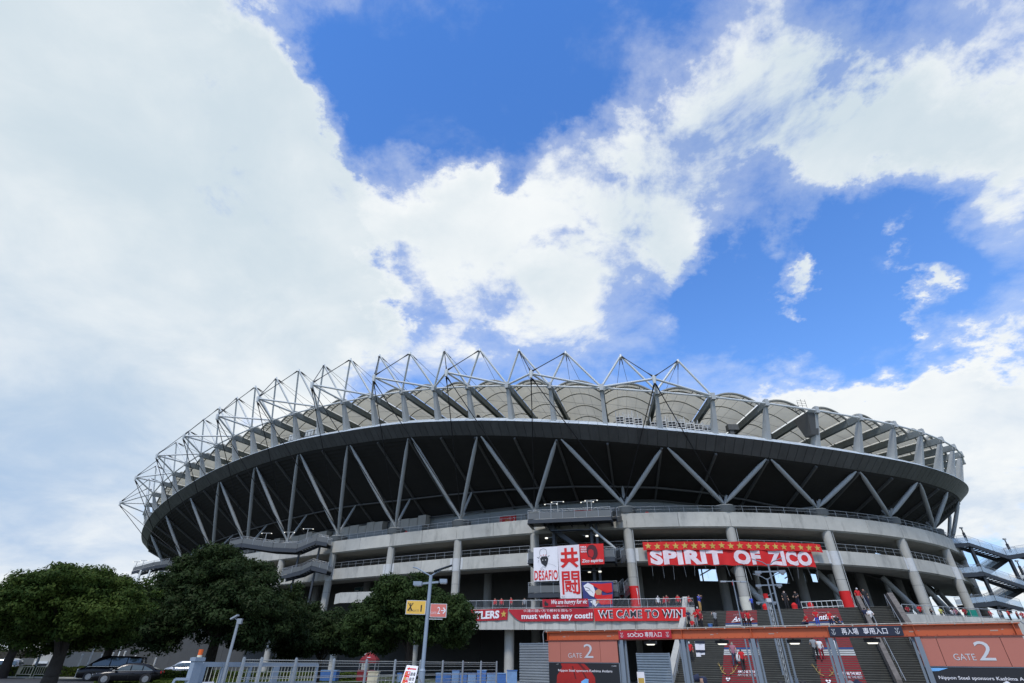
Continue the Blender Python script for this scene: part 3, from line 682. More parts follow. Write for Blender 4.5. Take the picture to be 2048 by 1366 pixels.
mb = MB(); mb.poly([G(-.2,BZ1+.07,.16), G(-.32,BZ1-.1,.1), G(-.3,BZ0-.3,.05)], .03); mb.poly([G(GL+.3,BZ1+.07,.16), G(GL+.45,BZ1-.1,.1), G(GL+.4,BZ0-.2,.05)], .03); mb.build('cable_loop', RAILM, gate)
for t in tps:
    mb = MB()
    mb.box(G(t,1.5,.14), (.20,.02,3.0), rz=gz); mb.box(G(t,1.5,-.14), (.20,.02,3.0), rz=gz); mb.box(G(t,1.5,0), (.02,.26,3.0), rz=gz)
    mb.box(G(t-.2,1.5,-.04), (.10,.10,3.0), rz=gz); mb.box(G(t+.19,1.5,-.04), (.08,.10,3.0), rz=gz)
    mb.box(G(t,.02,0), (.5,.5,.04), rz=gz)
    mb.build('post', POSTM, gate)
tl0, tl1 = .05, tps[0]-.3; tr0, tr1 = T(1827,1274), T(2044,1271)
def board(t0, t1, cuts, nm):
    for a, b in zip(cuts[:-1], cuts[1:]):
        mb = MB(); mb.box(G(t0+(t1-t0)*(a+b)/2, (1.82+2.97)/2, .06), ((t1-t0)*(b-a)-.02, .08, 1.15), rz=gz); mb.build('gate_panel', CORAL, gate)
    mb = MB(); mb.box(G((t0+t1)/2, 2.395, -.02), (t1-t0-.03, .04, 1.12), rz=gz); mb.build('added_backing', BLACK, gate)  # black board added so no light shows through the panel joints
    fn = lambda u, v, e=0: G(t0+(t1-t0)*u, 1.82+1.15*v, .105+e)
    return fn
fl = board(tl0, tl1, (0,.185,.76,1), 'l'); fr = board(tr0, tr1, (0, (T(1870.5,1274)-tr0)/(tr1-tr0), (T(1997,1272)-tr0)/(tr1-tr0), 1), 'r')
letter('GATE', fl, (.30,.20,.50,.42), SILV, gate, weight=-.006, eps=.01); letter('2', fl, (.53,.20,.66,.84), SILV, gate, eps=.012)
letter('GATE', fr, (.31,.20,.51,.42), SILV, gate, weight=-.006, eps=.01); letter('2', fr, (.535,.20,.685,.84), SILV, gate, eps=.012)
def sponsor(t0, t1, right, label):
    b = thing('sponsor_board', label, 'sign', 'sponsor boards under the gate panels')
    mb = MB(); mb.box(G((t0+t1)/2, .95, .03), (t1-t0, .06, 1.68), rz=gz); mb.build('board', BLACK, b)
    mb = MB(); mb.bar(G(t0,1.80,.04), G(t1,1.80,.04), .08, .04); mb.bar(G(t1,.1,.04), G(t1,1.8,.04), .06, .06); mb.build('board_frame', POSTM, b)
    fn = lambda u, v, e=0: G(t0+(t1-t0)*u, .12+1.66*v, .065+e)
    letter('Nippon Steel sponsors Kashima Antlers', fn, (.10 if right else .14,.70,.97 if right else .90,.80), WHITE, b, weight=.006, eps=.012)
    if not right:
        patch([[(.18,.98),(.52,.98),(.60,.80),(.66,.55),(.66,.1),(.10,.1),(.12,.6),(.20,.86)]], fn, mat('red_jersey_print', (.35,.012,.008), .6, var=.25, scale=1.2), b, 'jersey_print', eps=.004)
        patch([[(.43,.98),(.47,.98),(.56,.75),(.54,.70)],[(.34,.9),(.36,.9),(.40,.5),(.38,.5)],[(.48,.74),(.50,.74),(.58,.4),(.55,.4)]], fn, mat('dark_red_print', (.12,.006,.006), .6), b, 'fold_print', eps=.006)
        patch([[(.46,.42),(.53,.52),(.57,.50),(.56,.3),(.48,.3)]], fn, mat('light_blue_print', (.16,.42,.75), .5), b, 'blue_print', eps=.008)
        letter('vol.2', fn, (.11,.94,.15,.975), SILV, b, eps=.01); letter('12:00', fn, (.90,.90,.96,.94), SILV, b, eps=.01)
    else:
        patch([[(.02,.98),(.02,.90),(.12,.91),(.22,.98)]], fn, mat('light_blue_print', (.16,.42,.75), .5), b, 'blue_print', eps=.008)
    return b
sponsor(tl0, tl1, False, 'black sponsor board with a red jersey print under the smaller gate panel')
sponsor(tr0, tr1, True, 'black sponsor board with a pale blue corner under the larger gate panel')
for i, (ta, tb) in enumerate(zip(tps[:-1], tps[1:])):
    t = (ta+tb)/2+(-.25,.15,.1,-.05)[i]; mb = MB(); mb.box(G(t,2.86,-.45), (.70,.30,.16), rz=gz); mb.box(G(t,2.94,-.3), (.1,.4,.06), rz=gz); l = mb.build('lamp_housing', BLACK, gate)
    mb = MB(); mb.loft([[G(t+a, 2.775, -.45+b) for a, b in ((-.24,-.11),(.24,-.11),(.24,.11),(-.24,.11))], [G(t+a, 2.72, -.45+b) for a, b in ((-.19,-.08),(.19,-.08),(.19,.08),(-.19,.08))]]); mb.build('lamp_diffuser', LAMP, l)
def crest(fn, cx, cy, rx, ry, m, par):      # round antler crest
    ps = [[(cx+rx*(x), cy+ry*(y)) for x, y in q] for q in ([(-.12,-.7),(.12,-.7),(.14,-.05),(-.14,-.05)],[(-.14,-.05),(.02,-.1),(-.45,.55),(-.62,.5)],[(.14,-.05),(-.02,-.1),(.45,.55),(.62,.5)],[(-.9,.75),(-.62,.85),(-.5,.45),(-.62,.4)],[(.9,.75),(.62,.85),(.5,.45),(.62,.4)],[(-.3,.8),(-.15,.8),(-.3,.35),(-.4,.4)],[(.3,.8),(.15,.8),(.3,.35),(.4,.4)])]
    n = 14; ring = [[(cx+rx*k*math.cos(a), cy+ry*k*math.sin(a)) for k, a in ((1,t0),(1,t1),(.84,t1),(.84,t0))] for t0, t1 in [(PI*1.05+PI*.9*i/n, PI*1.05+PI*.9*(i+1)/n) for i in range(n)]]
    patch(ps+ring, fn, m, par, 'crest_print', eps=.012)
mb = MB()
for i in range(60):
    t = .3+(GL-.4)*i/59
    for z in (BZ0+.06, BZ1-.06): mb.tube(G(t,z,.02), G(t,z,.034), .018, n=6)
tag(mb.build('bolt_row', ORANGED, gate), kind='stuff')
for i, t in enumerate(np.arange(1.2, GL, 3.1)):
    mb = MB(); mb.box(G(t,BZ0+.2,.024), (.18+.1*(i % 3),.006,.05), rz=gz); mb.box(G(t+.3,BZ0+.24,.024), (.07,.006,.03), rz=gz); mb.build('tape_residue', mat('old_tape', (.38,.27,.22), .8, var=.3, scale=12), gate)
def gate_sign(px0, px1, m, label, words, deco):
    t0, t1 = T(px0), T(px1); b = thing('gate_sign', label, 'sign', 'name strips on the gate beam')
    fn = lambda u, v, e=0: G(t0+(t1-t0)*u, BZ0+.05+.39*v, .19+e)
    mb = MB(); mb.box(G((t0+t1)/2, BZ0+.245, .18), (t1-t0, .02, .42), rz=gz); mb.build('board', m, b)
    for w, bx, we in words: letter(w, fn, bx, WHITE, b, weight=we, eps=.013)
    for cx in deco: crest(fn, cx, .5, .03, .36, SILV, b)
gate_sign(1240, 1346, DRED, 'dark red beam sign lettered for members between two crests', [('SOCIO',(.18,.20,.48,.70),.006),('-',(.315,.78,.345,.84),0),('専用入口',(.51,.16,.82,.84),.004)], (.065,.93))
gate_sign(1662.5, 1811, NAVY, 'navy beam sign with white characters between two crests', [('再入場',(.18,.14,.41,.86),.006),('専用入口',(.48,.14,.80,.86),.006)], (.065,.93))

# ------------------------------------------------------------------ banners
def banner(name, label, fn, m, cat='banner', group='supporter banners hung on the stadium', nu=40, nv=6):
    b = thing(name, label, cat, group); cloth(fn, m, b, nu=nu, nv=nv); return b
W0, W1p = (2.66,76.25), (14.35,73.55)                     # front of the middle landing stair
W = lambda x, y: at_wall(x, y, (W0[0]-.09, W0[1]-.36), (W1p[0]-.09, W1p[1]-.36))
fn = quad_fn(W(1067,1095.5), W(1115,1092.5), W(1117.5,1161.5), W(1067.5,1163), .035, 2)
b = banner('hanging_banner', 'white banner with a masked hatted head over red letters', fn, WHITE)
letter('DESAFIO', fn, (.03,.03,.97,.31), RED, b, weight=.022, eps=.05, space=1.1)
patch([[(.27,.66),(.35,.72),(.55,.72),(.61,.64),(.57,.50),(.50,.41),(.44,.44),(.32,.52)]], fn, BLACK, b, 'mask_print', eps=.05)
hat = ell(.40,.86,.17,.10,20)
def outline(pts, w, asp=1.4):
    out = []
    for (x0,y0),(x1,y1) in zip(pts[:-1], pts[1:]):
        dx, dy = x1-x0, y1-y0; L = math.hypot(dx,dy)+1e-9; nx, ny = -dy/L*w/2*asp, dx/L*w/2
        out.append([(x0+nx,y0+ny),(x1+nx,y1+ny),(x1-nx,y1-ny),(x0-nx,y0-ny)])
    return out
patch(outline([(.27,.75),(.25,.84),(.28,.92),(.40,.955),(.52,.92),(.55,.84),(.53,.75)], .008), fn, BLACK, b, 'hat_outline', eps=.05)
patch(outline([(.14,.71),(.22,.67),(.24,.73)], .012)+outline([(.66,.74),(.58,.70)], .012)+outline([(.22,.62),(.18,.55)], .006)+outline([(.28,.36),(.38,.42),(.50,.38)], .007)+outline([(.24,.30),(.36,.36),(.44,.31)], .006)+outline([(.60,.5),(.80,.46),(.92,.40)], .004), fn, BLACK, b, 'sketch_lines', eps=.05)
patch([star(.31,.745,.03,.022), star(.41,.76,.03,.022), star(.51,.75,.03,.022)], fn, RED, b, 'star_print', eps=.05)
patch([ell(.38,.61,.022,.014,8), ell(.50,.61,.022,.014,8)], fn, WHITE, b, 'eye_print', eps=.055)
fn = quad_fn(W(1115,1092), W(1158,1089), W(1163.5,1196.5), W(1121,1197), .05, 2)
b = banner('hanging_banner', 'tall white banner with two large red brush characters', fn, mat('pinkish_white_cloth', (.72,.66,.68), .75, var=.06))
letter('共', fn, (.10,.56,.93,.95), RED, b, weight=.03, eps=.04, cuts=20); letter('闘', fn, (.12,.07,.95,.50), RED, b, weight=.012, eps=.04, cuts=20)
letter('平成 年', fn, (.05,.015,.22,.04), BLACK, b, eps=.07)
fn = quad_fn(W(1158,1088.5), W(1206.5,1087), W(1209,1128), W(1162,1130), .015, 2)
b = banner('hanging_banner', 'square red banner with a dark long haired head and white script', fn, RED)
patch([[(.34,.38),(.29,.60),(.31,.80),(.42,.94),(.57,.96),(.68,.86),(.74,.68),(.75,.50),(.70,.36),(.62,.25),(.50,.24),(.44,.34)]], fn, mat('dark_maroon_print', (.06,.008,.015), .7), b, 'hair_print', eps=.045)
patch([[(.36,.44),(.345,.60),(.38,.72),(.50,.74),(.575,.66),(.58,.48),(.53,.36),(.46,.33)]], fn, mat('mid_red_print', (.42,.010,.015), .75), b, 'face_print', eps=.06)
letter('Zico espirito', fn, (.05,.06,.95,.26), WHITE, b, weight=.02, shear=.2, eps=.05)
for i, w in enumerate(('FAMILIA', 'LEALDADE', 'RESPEITO')): letter(w, fn, (.05,.82-.115*i,.29,.90-.115*i), WHITE, b, weight=.03, eps=.045)
fn = quad_fn(W(1164,1165)+Vector((-.1,-.35,0)), W(1224,1164)+Vector((.1,-.35,0)), W(1224.5,1215)+Vector((0,-.35,0)), W(1168,1215)+Vector((0,-.35,0)), .03, 2)
b = banner('team_flag', 'rumpled blue and red flag with white striped shapes over the railing', fn, mat('deep_blue_cloth', (.03,.04,.16), .75, var=.15), 'flag')
patch([[(.25,.95),(.60,.92),(.95,.95),(.98,.60),(.80,.55),(.55,.70)],[(.55,.45),(.98,.5),(.98,.12),(.60,.10),(.45,.25)],[(.35,.55),(.48,.62),(.62,.56),(.66,.38),(.55,.28),(.40,.36)]], fn, RED, b, 'red_print', eps=.06)
patch([[(.05,.85),(.20,.97),(.36,.86),(.42,.62),(.36,.40),(.24,.46),(.10,.66)],[(.22,.22),(.38,.30),(.50,.16),(.40,.02)],[(.70,.80),(.78,.84),(.86,.74),(.78,.66)]], fn, WHITE, b, 'white_print', eps=.065)
patch([[(.40,.62),(.52,.72),(.64,.64),(.60,.48),(.46,.48)],[(.36,.22),(.52,.26),(.54,.18),(.40,.12)]], fn, mat('tan_print', (.45,.25,.13), .7), b, 'tan_print', eps=.07)
patch(outline([(.10,.8),(.22,.74),(.34,.56)], .02)+outline([(.12,.66),(.26,.64)], .014), fn, BLACK, b, 'dark_stripe', eps=.07)
# on the deck wall and railing
D0, D1 = dl[4], dl[6]; 
def DW(x, y, o=.2): p = at_wall(x, y, D0, D1); return p-Vector((-.22,-.97,0))*(-o)
fn = quad_fn(DW(1085,1199), DW(1176,1197.5), DW(1178,1213.5), DW(1086,1215), .02, 4)
b = banner('railing_banner', 'narrow red banner with white slanted words tied along the deck railing', fn, DRED)
letter('We are hungry for vic', fn, (.20,.20,.98,.92), WHITE, b, weight=.02, shear=.35, eps=.05); letter('勝利に飢えろ', fn, (.30,.03,.56,.17), SILV, b, eps=.045)
patch([[(.05,.2),(.04,.5),(.07,.85),(.09,.6),(.13,.45),(.12,.2)]], fn, BLACK, b, 'figure_print', eps=.045)
fn = quad_fn(DW(880,1222.3), DW(1017,1217.3), DW(1015.5,1240), DW(880,1245.5), .04, 5)
b = banner('wall_banner', 'red banner ending in a gold star on the streaked deck wall', fn, DRED)
letter('ANTLERS', fn, (.34,.16,.88,.86), WHITE, b, weight=.04, eps=.04, cuts=40); patch([star(.942,.52,.045,.34)], fn, GOLD, b, 'star_print', eps=.05)
q = quad_fn(DW(1018,1219), DW(1187,1217), DW(1187,1242), DW(1020,1243.5), .04, 5)
def fn(u, v, e=0):
    u2 = max(u, 0); lo = max(0, 1-u2/.14)**1.4; return q(u2, v+(1-v)*lo*.86, e)
b = banner('wall_banner', 'red banner with drooping corner and two lines of white writing on the deck wall', fn, DRED)
letter('must win at any cost!!', q, (.15,.06,.99,.66), WHITE, b, weight=.03, eps=.04, cuts=60); letter('俺達の闘い方で勝利を掴もう', q, (.18,.74,.75,.97), PINKW, b, weight=.005, eps=.05)
fn = quad_fn(DW(1187.5,1217,.28), DW(1371,1215,.28), DW(1371.5,1242,.28), DW(1190,1242.5,.28), .045, 5)
b = banner('wall_banner', 'bright red banner with black block letters edged in white on the deck wall', fn, RED)
letter('WE CAME TO WIN', fn, (.045,.20,.965,.86), WHITE, b, weight=.05, eps=.04, space=1.12, cuts=60); letter('WE CAME TO WIN', fn, (.058,.25,.953,.81), BLACK, b, weight=.012, eps=.06, space=1.12, cuts=60)
# the long one follows the lower ring between two columns
q0, q1 = 1.6, 26.0
def rb(z0, z1, s0, s1, off):
    def fn(u, v, e=0):
        s = s0+(s1-s0)*u; return R(s, off+e+.05*math.sin(u*46+v*2)+.035*math.sin(u*97-v*3)*(1.1-v), z0+(z1-z0)*v+.05*math.sin(u*61)*(1-v)-.03*math.sin(u*30)**2*v)
    return fn
fn = rb(13.42, 15.5, 1.75, 25.1, .12)
b = banner('long_banner', 'very long red banner with huge white block letters across the lower ring', fn, RED, nu=160)
for w, u0, u1 in (('SPIRIT',.015,.445),('OF',.505,.665),('ZICO',.71,.985)): letter(w, fn, (u0,.04,u1,.98), PINKW, b, weight=.058, eps=.035, space=1.08, cuts=36)
fn = rb(15.38, 16.5, 1.3, 26.7, .3)
b = banner('star_banner', 'red strip with a row of twenty gold stars above the long banner', fn, RED, nu=160)
patch([star(.028+.0497*i, .48, .0195, .42) for i in range(20)], fn, GOLD, b, 'star_print', eps=.05)
mb = MB()
for i in range(17):
    s = 2.2+23*i/16; p = R(s, .1, 13.4); mb.tube(p, p+Vector((.3*math.sin(i*3),0,-1.3-.5*math.sin(i*2.3)**2)), .014, n=4)
tag(mb.build('tie_cord', RAILM, b), kind='stuff')
# red and green wraps on columns, printed pier
def wrap(s, z0, z1, m, label, words=None):
    b = thing('column_wrap', label, 'banner', 'coloured wraps round the columns'); mb = MB(); mb.tube(R(s,-.72,z0), R(s,-.72,z1), .70, n=24, cap=False); mb.build('wrap', m, b)
    if words:
        h = np.interp(s, _S, _H)
        fnw = lambda u, v, e=0: Vector((R(s,-.72,0).x+(.71+e)*math.sin(h+.25+(u-.5)*1.4), R(s,-.72,0).y-(.71+e)*math.cos(h+.25+(u-.5)*1.4), z0+(z1-z0)*v))
        letter(words, fnw, (.62,.12,.95,.9), WHITE, b, weight=.01, eps=.01)
wrap(-.6, 8.3, 10.9, RED, 'red wrap with white marks round the column beside the long banner', 'Y')
wrap(29.2, 8.0, 10.6, RED, 'red lettered wrap round the column at the top of the stairs', '応援')
wrap(58.9, 7.0, 9.5, mat('green_wrap', (.0,.23,.17), .6), 'green wrap round the last column before the steel stairs')
wrap(14.2, 6.9, 9.6, mat('ivory_print', (.62,.60,.50), .6, var=.06), 'ivory poster wrap with a small logo round the column above the stairs')
for i, (px0, py, txt) in enumerate(((1106,1006,'C 2'),(936,1037,'D 2'))):
    sx = ((-10.2,-6.6),(-25.0,-21.6))[i]
    b = thing('wall_sign', ('red sign on the wall above the middle steel landing','red sign on the wall beside the strut pedestal')[i], 'sign', 'red block signs on the upper wall')
    f2 = lambda u, v, e=0, sx=sx: R(sx[0]+(sx[1]-sx[0])*u, -8.85+e, 22.5+1.25*v)
    cloth(f2, RED, b, name='board', nu=4, nv=1, th=.08); letter(txt[0], f2, (.06,.3,.14,.75), WHITE, b); letter(txt[2], f2, (.84,.25,.93,.8), WHITE, b); letter('Antlers', f2, (.34,.3,.56,.72), GOLD, b, shear=.3)
# ------------------------------------------------------------------ steel stairs outside the ring
def lamp_t(p, h, par, rz=0, w=.9):
    mb = MB(); p = Vector(p); d = Vector((math.cos(rz), math.sin(rz), 0)); mb.tube(p, p+Vector((0,0,h)), .06, n=6); mb.tube(p+Vector((0,0,h))-d*w, p+Vector((0,0,h))+d*w, .05, n=6)
    o = mb.build('lamp_post', STEEL, par)
    for sg in (-1, 1): mb = MB(); mb.tube(p+Vector((0,0,h-.10))+d*(sg*w), p+Vector((0,0,h))+d*(sg*w), .07, .11, n=8); mb.build('lamp_head', LAMP, o)
def landing(par, a, b, back, z, name='landing'):
    """front edge a-b (plan), depth vector back, floor height z"""
    a, b, back = Vector((*a,0)), Vector((*b,0)), Vector((*back,0)); d = (b-a).normalized(); L = (b-a).length
    mb = MB(); q = [a, b, b+back, a+back]; mb.loft([[p+Vector((0,0,z-.12)) for p in q], [p+Vector((0,0,z)) for p in q]]); lo = mb.build(name, NAVYS, par)
    mb = MB()
    for p, e in ((a, b), (b, b+back), (a, a+back)):
        mb.bar(p+Vector((0,0,z-.30)), e+Vector((0,0,z-.30)), .12, .38)
        mb.bar(p+Vector((0,0,z-.52)), e+Vector((0,0,z-.52)), .30, .06)
    mb.build('edge_beam', NAVYS, lo)
    mb = MB()
    for i in range(1, 6): p = a+d*(L*i/6); mb.bar(p+Vector((0,0,z-.28)), p+back+Vector((0,0,z-.28)), .1, .3)
    mb.build('joist', NAVYS, lo)
    k = max(2, round(L/1.75))
    for i in range(k):
        p, e = a+d*(L*i/k+.02), a+d*(L*(i+1)/k-.02); mb = MB(); mb.bar(p+Vector((0,0,z+.50)), e+Vector((0,0,z+.50)), .04, .86); mb.build('side_panel', PANELM, par)
    for p, e in ((a, a+back), (b, b+back)): mb = MB(); mb.bar(p+Vector((0,0,z+.5)), e+Vector((0,0,z+.5)), .04, .86); mb.build('side_panel', PANELM, par)
    mb = MB(); z2 = Vector((0,0,z+1.32))
    for p, e in ((a, b), (a, a+back), (b, b+back)):
        mb.tube(p+z2, e+z2, .035, n=6); mb.tube(p+z2-Vector((0,0,.2)), e+z2-Vector((0,0,.2)), .02, n=5)
    for i in range(k+1): p = a+d*(L*i/k)-Vector((0,0,0)); mb.tube(p+Vector((0,0,z)), p+z2, .03, n=5)
    mb.build('handrail', RAILM, par)
    return lo
PANELM = mat('grey_blue_sheet', (.115,.122,.12), .5, var=.1, scale=.6)
def flight_steel(par, p, q, back, glass=False, rail=True):
    """inclined flight between two points of its front stringer (bottom line)"""
    p, q, back = Vector(p), Vector(q), Vector((*back,0)); up = Vector((0,0,1))
    mb = MB()
    for o in (Vector((0,0,0)), back): mb.bar(p+o+up*.33, q+o+up*.33, .12, .62); mb.bar(p+o+up*.03, q+o+up*.03, .3, .06)
    f = mb.build('stringer', NAVYS, par)
    n = max(3, int(abs(q.z-p.z)/.18)); mb = MB()
    for i in range(n):
        c = p+(q-p)*((i+.5)/n)+back*.5+up*.42; d = (q-p).normalized(); ax = Vector((d.x,d.y,0)).normalized(); L = (q-p).length/n
        mb.box(c, (L*1.05, back.length-.1, .05), ax=(ax, back.normalized(), up))
    tag(mb.build('tread', NAVYS, f), kind='stuff')
    if rail:
        for o in (Vector((0,0,0)), back):
            k = max(1, round((q-p).length/1.9))
            for i in range(k):
                a, b = p+(q-p)*(i/k+.008)+o, p+(q-p)*((i+1)/k-.008)+o
                mb = MB(); mb.loft([[a+up*.72+back.normalized()*e, b+up*.72+back.normalized()*e, b+up*1.5+back.normalized()*e, a+up*1.5+back.normalized()*e] for e in (0,.03)]); mb.build('glass_panel' if glass else 'side_panel', GLASSM if glass else PANELM, par)
            mb = MB(); mb.tube(p+o+up*1.85, q+o+up*1.85, .03, n=5); mb.tube(p+o+up*1.68, q+o+up*1.68, .015, n=4); mb.tube(p+o+up*1.55, q+o+up*1.55, .015, n=4)
            for i in range(k+1): c = p+(q-p)*(i/k)+o; mb.tube(c+up*.5, c+up*1.85, .025, n=4)
            mb.build('handrail', RAILM, par)
mid = thing('steel_staircase', 'grey steel stair with three stacked landings behind the tall white banner', 'staircase', 'steel stairs outside the stadium')
bk = (1.0, 4.1)
for z in (19.45, 14.05, 9.75): landing(mid, W0, W1p, bk, z)
wd = (Vector(W1p)-Vector(W0)).normalized(); LW = (Vector(W1p)-Vector(W0)).length
wp = lambda t, o, z: Vector((W0[0]+wd.x*t-wd.y*o, W0[1]+wd.y*t+wd.x*o, z))
for za, zb in ((19.2,13.6),(13.8,9.3),(9.5,6.7)):
    flight_steel(mid, wp(2.6,2.1,za-.5), wp(9.6,2.1,zb), (-wd.y*1.7, wd.x*1.7), rail=False)
    mb = MB(); mb.bar(wp(3.2,1.2,za-1.2), wp(9.2,1.2,za-1.25), .9, .08); mb.build('under_sheet', NAVYS, mid)
    flight_steel(mid, wp(LW+.15,.2,za-.5), wp(LW+.75,3.9,za+.5), (wd.x*.7, wd.y*.7), rail=True)
for t, o in ((3.4,2.0),(3.4,3.8),(8.9,2.0),(8.9,3.8),(9.7,2.0)):
    mb = MB(); mb.bar(wp(t,o,6.7), wp(t,o,19.2), .34, .34, up=(1,0,0)); mb.build('steel_column', NAVYS, mid)
mb = MB(); mb.tube(wp(8.9,1.6,18.4), wp(12.2,1.9,15.4), .2, n=8); mb.build('brace', STEEL, mid)
for px, py in ((1093,1077.5),(1174,1073.5),(1194,1072.5),(1179,1145),(1200,1144.5)):
    p = at_wall(px, py, tuple(wp(0,1.7,0)[:2]), tuple(wp(5,1.7,0)[:2])); mb = MB(); mb.tube(p, p+Vector((0,0,.16)), .2, .22, n=8); o = mb.build('lamp_head', LAMP, mid); mb = MB(); mb.tube(p+Vector((0,0,.1)), p+Vector((.9 if px < 1150 else -.6,.2,.25)), .04, n=5); mb.build('lamp_arm', STEEL, o)
for t, o, h in ((3.3,1.0,2.4),(4.1,2.6,3.1),(8.7,1.2,2.5),(9.2,2.7,3.1)): lamp_t(wp(t,o,19.45), h, mid, rz=math.atan2(wd.y, wd.x))

rgt = thing('steel_staircase', 'dark steel scissor stair with glass railings against the sky at the far corner', 'staircase', 'steel stairs outside the stadium')
YR = 92.0; RB = (0,2.4)
for pl_ in ([(1903,1096),(1940,1093),(2018,1119),(2062,1112),(2110,1120)], [(1915,1156),(1970,1152),(2058,1182),(2100,1178)], [(1940,1217),(1997,1211),(2050,1224)]):
    pp = [at_y(x, y, YR) for x, y in pl_]
    for a, b in zip(pp[:-1], pp[1:]): flight_steel(rgt, a, b, RB, glass=True)
for a, b in (((2022,1119),(1972,1154)), ((2054,1180),(1998,1212)), ((2105,1122),(2060,1183))):
    flight_steel(rgt, at_y(*a, YR+2.9), at_y(*b, YR+2.9), RB, glass=True)
for x, y0, y1 in ((1940,1085,1300),(2020,1112,1300)):
    for dy in (0.3, 2.2):
        a = at_y(x, y0+8, YR+dy); mb = MB(); mb.bar(Vector((a.x,a.y,2.0)), a, .42, .42, up=(1,0,0)); mb.build('steel_column', NAVYS, rgt)
for x, y in ((1934,1082),(2022,1105),(2047,1150)):
    a = at_y(x, y, YR+.2); mb = MB(); mb.tube(a, a+Vector((0,0,1.4)), .2, n=8); mb.tube(a+Vector((0,0,1.3)), a+Vector((0,0,2.1)), .10, n=6); o = mb.build('lamp_post', NAVYS, rgt); mb = MB(); mb.box(a+Vector((0,0,2.2)), (.45,.3,.22)); mb.build('lamp_head', STEEL, o)
lft = thing('steel_staircase', 'grey steel stair zigzagging up between the round crowned trees and the ring', 'staircase', 'steel stairs outside the stadium')
YL = 97.0
for pl_ in ([(455,1100),(482,1094),(543,1103),(592,1105),(631,1089),(653,1093)], [(560,1160),(600,1150),(621,1140),(653,1148)]):
    pp = [at_y(x, y, YL) for x, y in pl_]
    for a, b in zip(pp[:-1], pp[1:]): flight_steel(lft, a, b, (0,2.4))
for x, y in ((600,1100),(640,1092)):
    a = at_y(x, y, YL+1.2); mb = MB(); mb.bar(Vector((a.x,a.y,0)), a, .3, .3, up=(1,0,0)); mb.build('steel_column', NAVYS, lft)
for x, y in ((528,1088),(574,1086),(612,1079)): a = at_y(x, y, YL+1.2); lamp_t(a, 1.9, lft)
fl_ = thing('steel_staircase', 'small steel landing peeping out behind the trees at the far left corner', 'staircase', 'steel stairs outside the stadium')
pp = [at_y(x, y, 128) for x, y in ((262,1149),(303,1138),(334,1134))]
for a, b in zip(pp[:-1], pp[1:]): flight_steel(fl_, a, b, (0,2.6))
for x in (283, 301): a = at_y(x, 1140, 128); mb = MB(); mb.bar(Vector((a.x,a.y,0)), a, .35, .35, up=(1,0,0)); mb.build('steel_column', WSTEEL, fl_)
for x, y in ((268,1141),(282,1138)): a = at_y(x, y, 129); lamp_t(a, 1.9, fl_)

# equipment under the roof
SCAFM = mat('frame_steel', (.62,.62,.60), .5, var=.15)
def scaffold(i, s, off, z, h):
    b = thing('steel_frame_stack', 'stack of white steel frames standing on the rim behind the roof posts', 'steel frames', 'stacks of steel frames on the rim'); hd = np.interp(s, _S, _H); d = Vector((math.cos(hd), math.sin(hd), 0)); p = R(s, off, z); mb = MB(); w = .62
    o2 = R(s, off-.7, z)
    for q in (p, o2):
        for k in (-1, 0, 1): mb.tube(q+d*(w*k*.9), q+d*(w*k*.9)+Vector((0,0,h+.25*((i+k) % 3))), .06, n=5)
    mb.build('upright', SCAFM, b); mb = MB()
    for j in range(int(h/.42)):
        for q in (p, o2): mb.bar(q-d*w+Vector((0,0,.3+.42*j)), q+d*w+Vector((0,0,.3+.42*j)), .07, .08 if j % 2 else .12)
    tag(mb.build('cross_bars', SCAFM, b), kind='stuff')
    mb = MB(); q = R(s, off-.35, z); mb.box(q+Vector((0,0,h*.42)), (w*1.7,.5,h*.8), rz=hd); mb.build('dark_gap_block', BLACK, b); return b  # black block added to stand for the dark gaps between the frames
for i, s in enumerate((-1.0, .3, 1.6, 3.9, 5.0, 6.4, 7.7, 9.0, 10.2, 11.5, 12.0)):
    sc_ = scaffold(i, s+1.0, rim_off(s)-.9, rim_h(s)+2.4, (2.5,2.6,2.5,2.0,2.3,2.5,2.6,2.2,2.2,2.1,1.9)[i])
    if i == 0: sc_['label'] = 'leftmost stack of white steel frames on the rim beneath the arches'; del sc_['group']
b = thing('equipment_platform', 'dark platform with tilted white floodlight boxes behind the left roof posts', 'platform')
mb = MB(); mb.loft([[R(s, o, rim_h(s)+z) for o, z in ((rim_off(s)+.6,2.5),(rim_off(s)+.6,3.0),(rim_off(s)-2.4,3.0),(rim_off(s)-2.4,2.5))] for s in (-68,-64,-60,-55)]); mb.build('deck', NAVYS, b)
for s, a in ((-66,.5),(-65,.5),(-61,.4),(-60,.4),(-58.2,.5)):
    p = R(s, rim_off(s)-.3, rim_h(s)+4.0); mb = MB(); mb.box(p, (.9,.25,1.5), rz=np.interp(s,_S,_H)+a); mb.build('floodlight_box', WSTEEL, b)
mb = MB()
for s in np.arange(-68, -54.9, 1.0): p = R(s, rim_off(s)+.5, rim_h(s)+3.0); mb.tube(p, p+Vector((0,0,1.0)), .05, n=5)
mb.poly([R(s, rim_off(s)+.5, rim_h(s)+4.0) for s in np.arange(-68, -54, 2)], .05); mb.build('handrail', NAVYS, b)
b = thing('floodlight_rig', 'dark hanging gantry with a pale box under the membrane arches', 'rig')
s = -26.0; mb = MB(); p = R(s, -1, rim_h(s)+7); mb.bar(p, p+Vector((-.4,0,-2.2)), .5, .5, up=(1,0,0)); mb.bar(p+Vector((0,0,-.4)), R(s-1,-9,rim_h(s)+6.2), .5, .7); mb.build('gantry', BLACK, b)
mb = MB(); mb.box(p+Vector((-.6,0,-3.0)), (.9,.6,1.2)); mb.box(p+Vector((2.0,0,-3.2)), (3.2,1.2,.5), rz=-.3); mb.build('pale_box', PANELM, b)
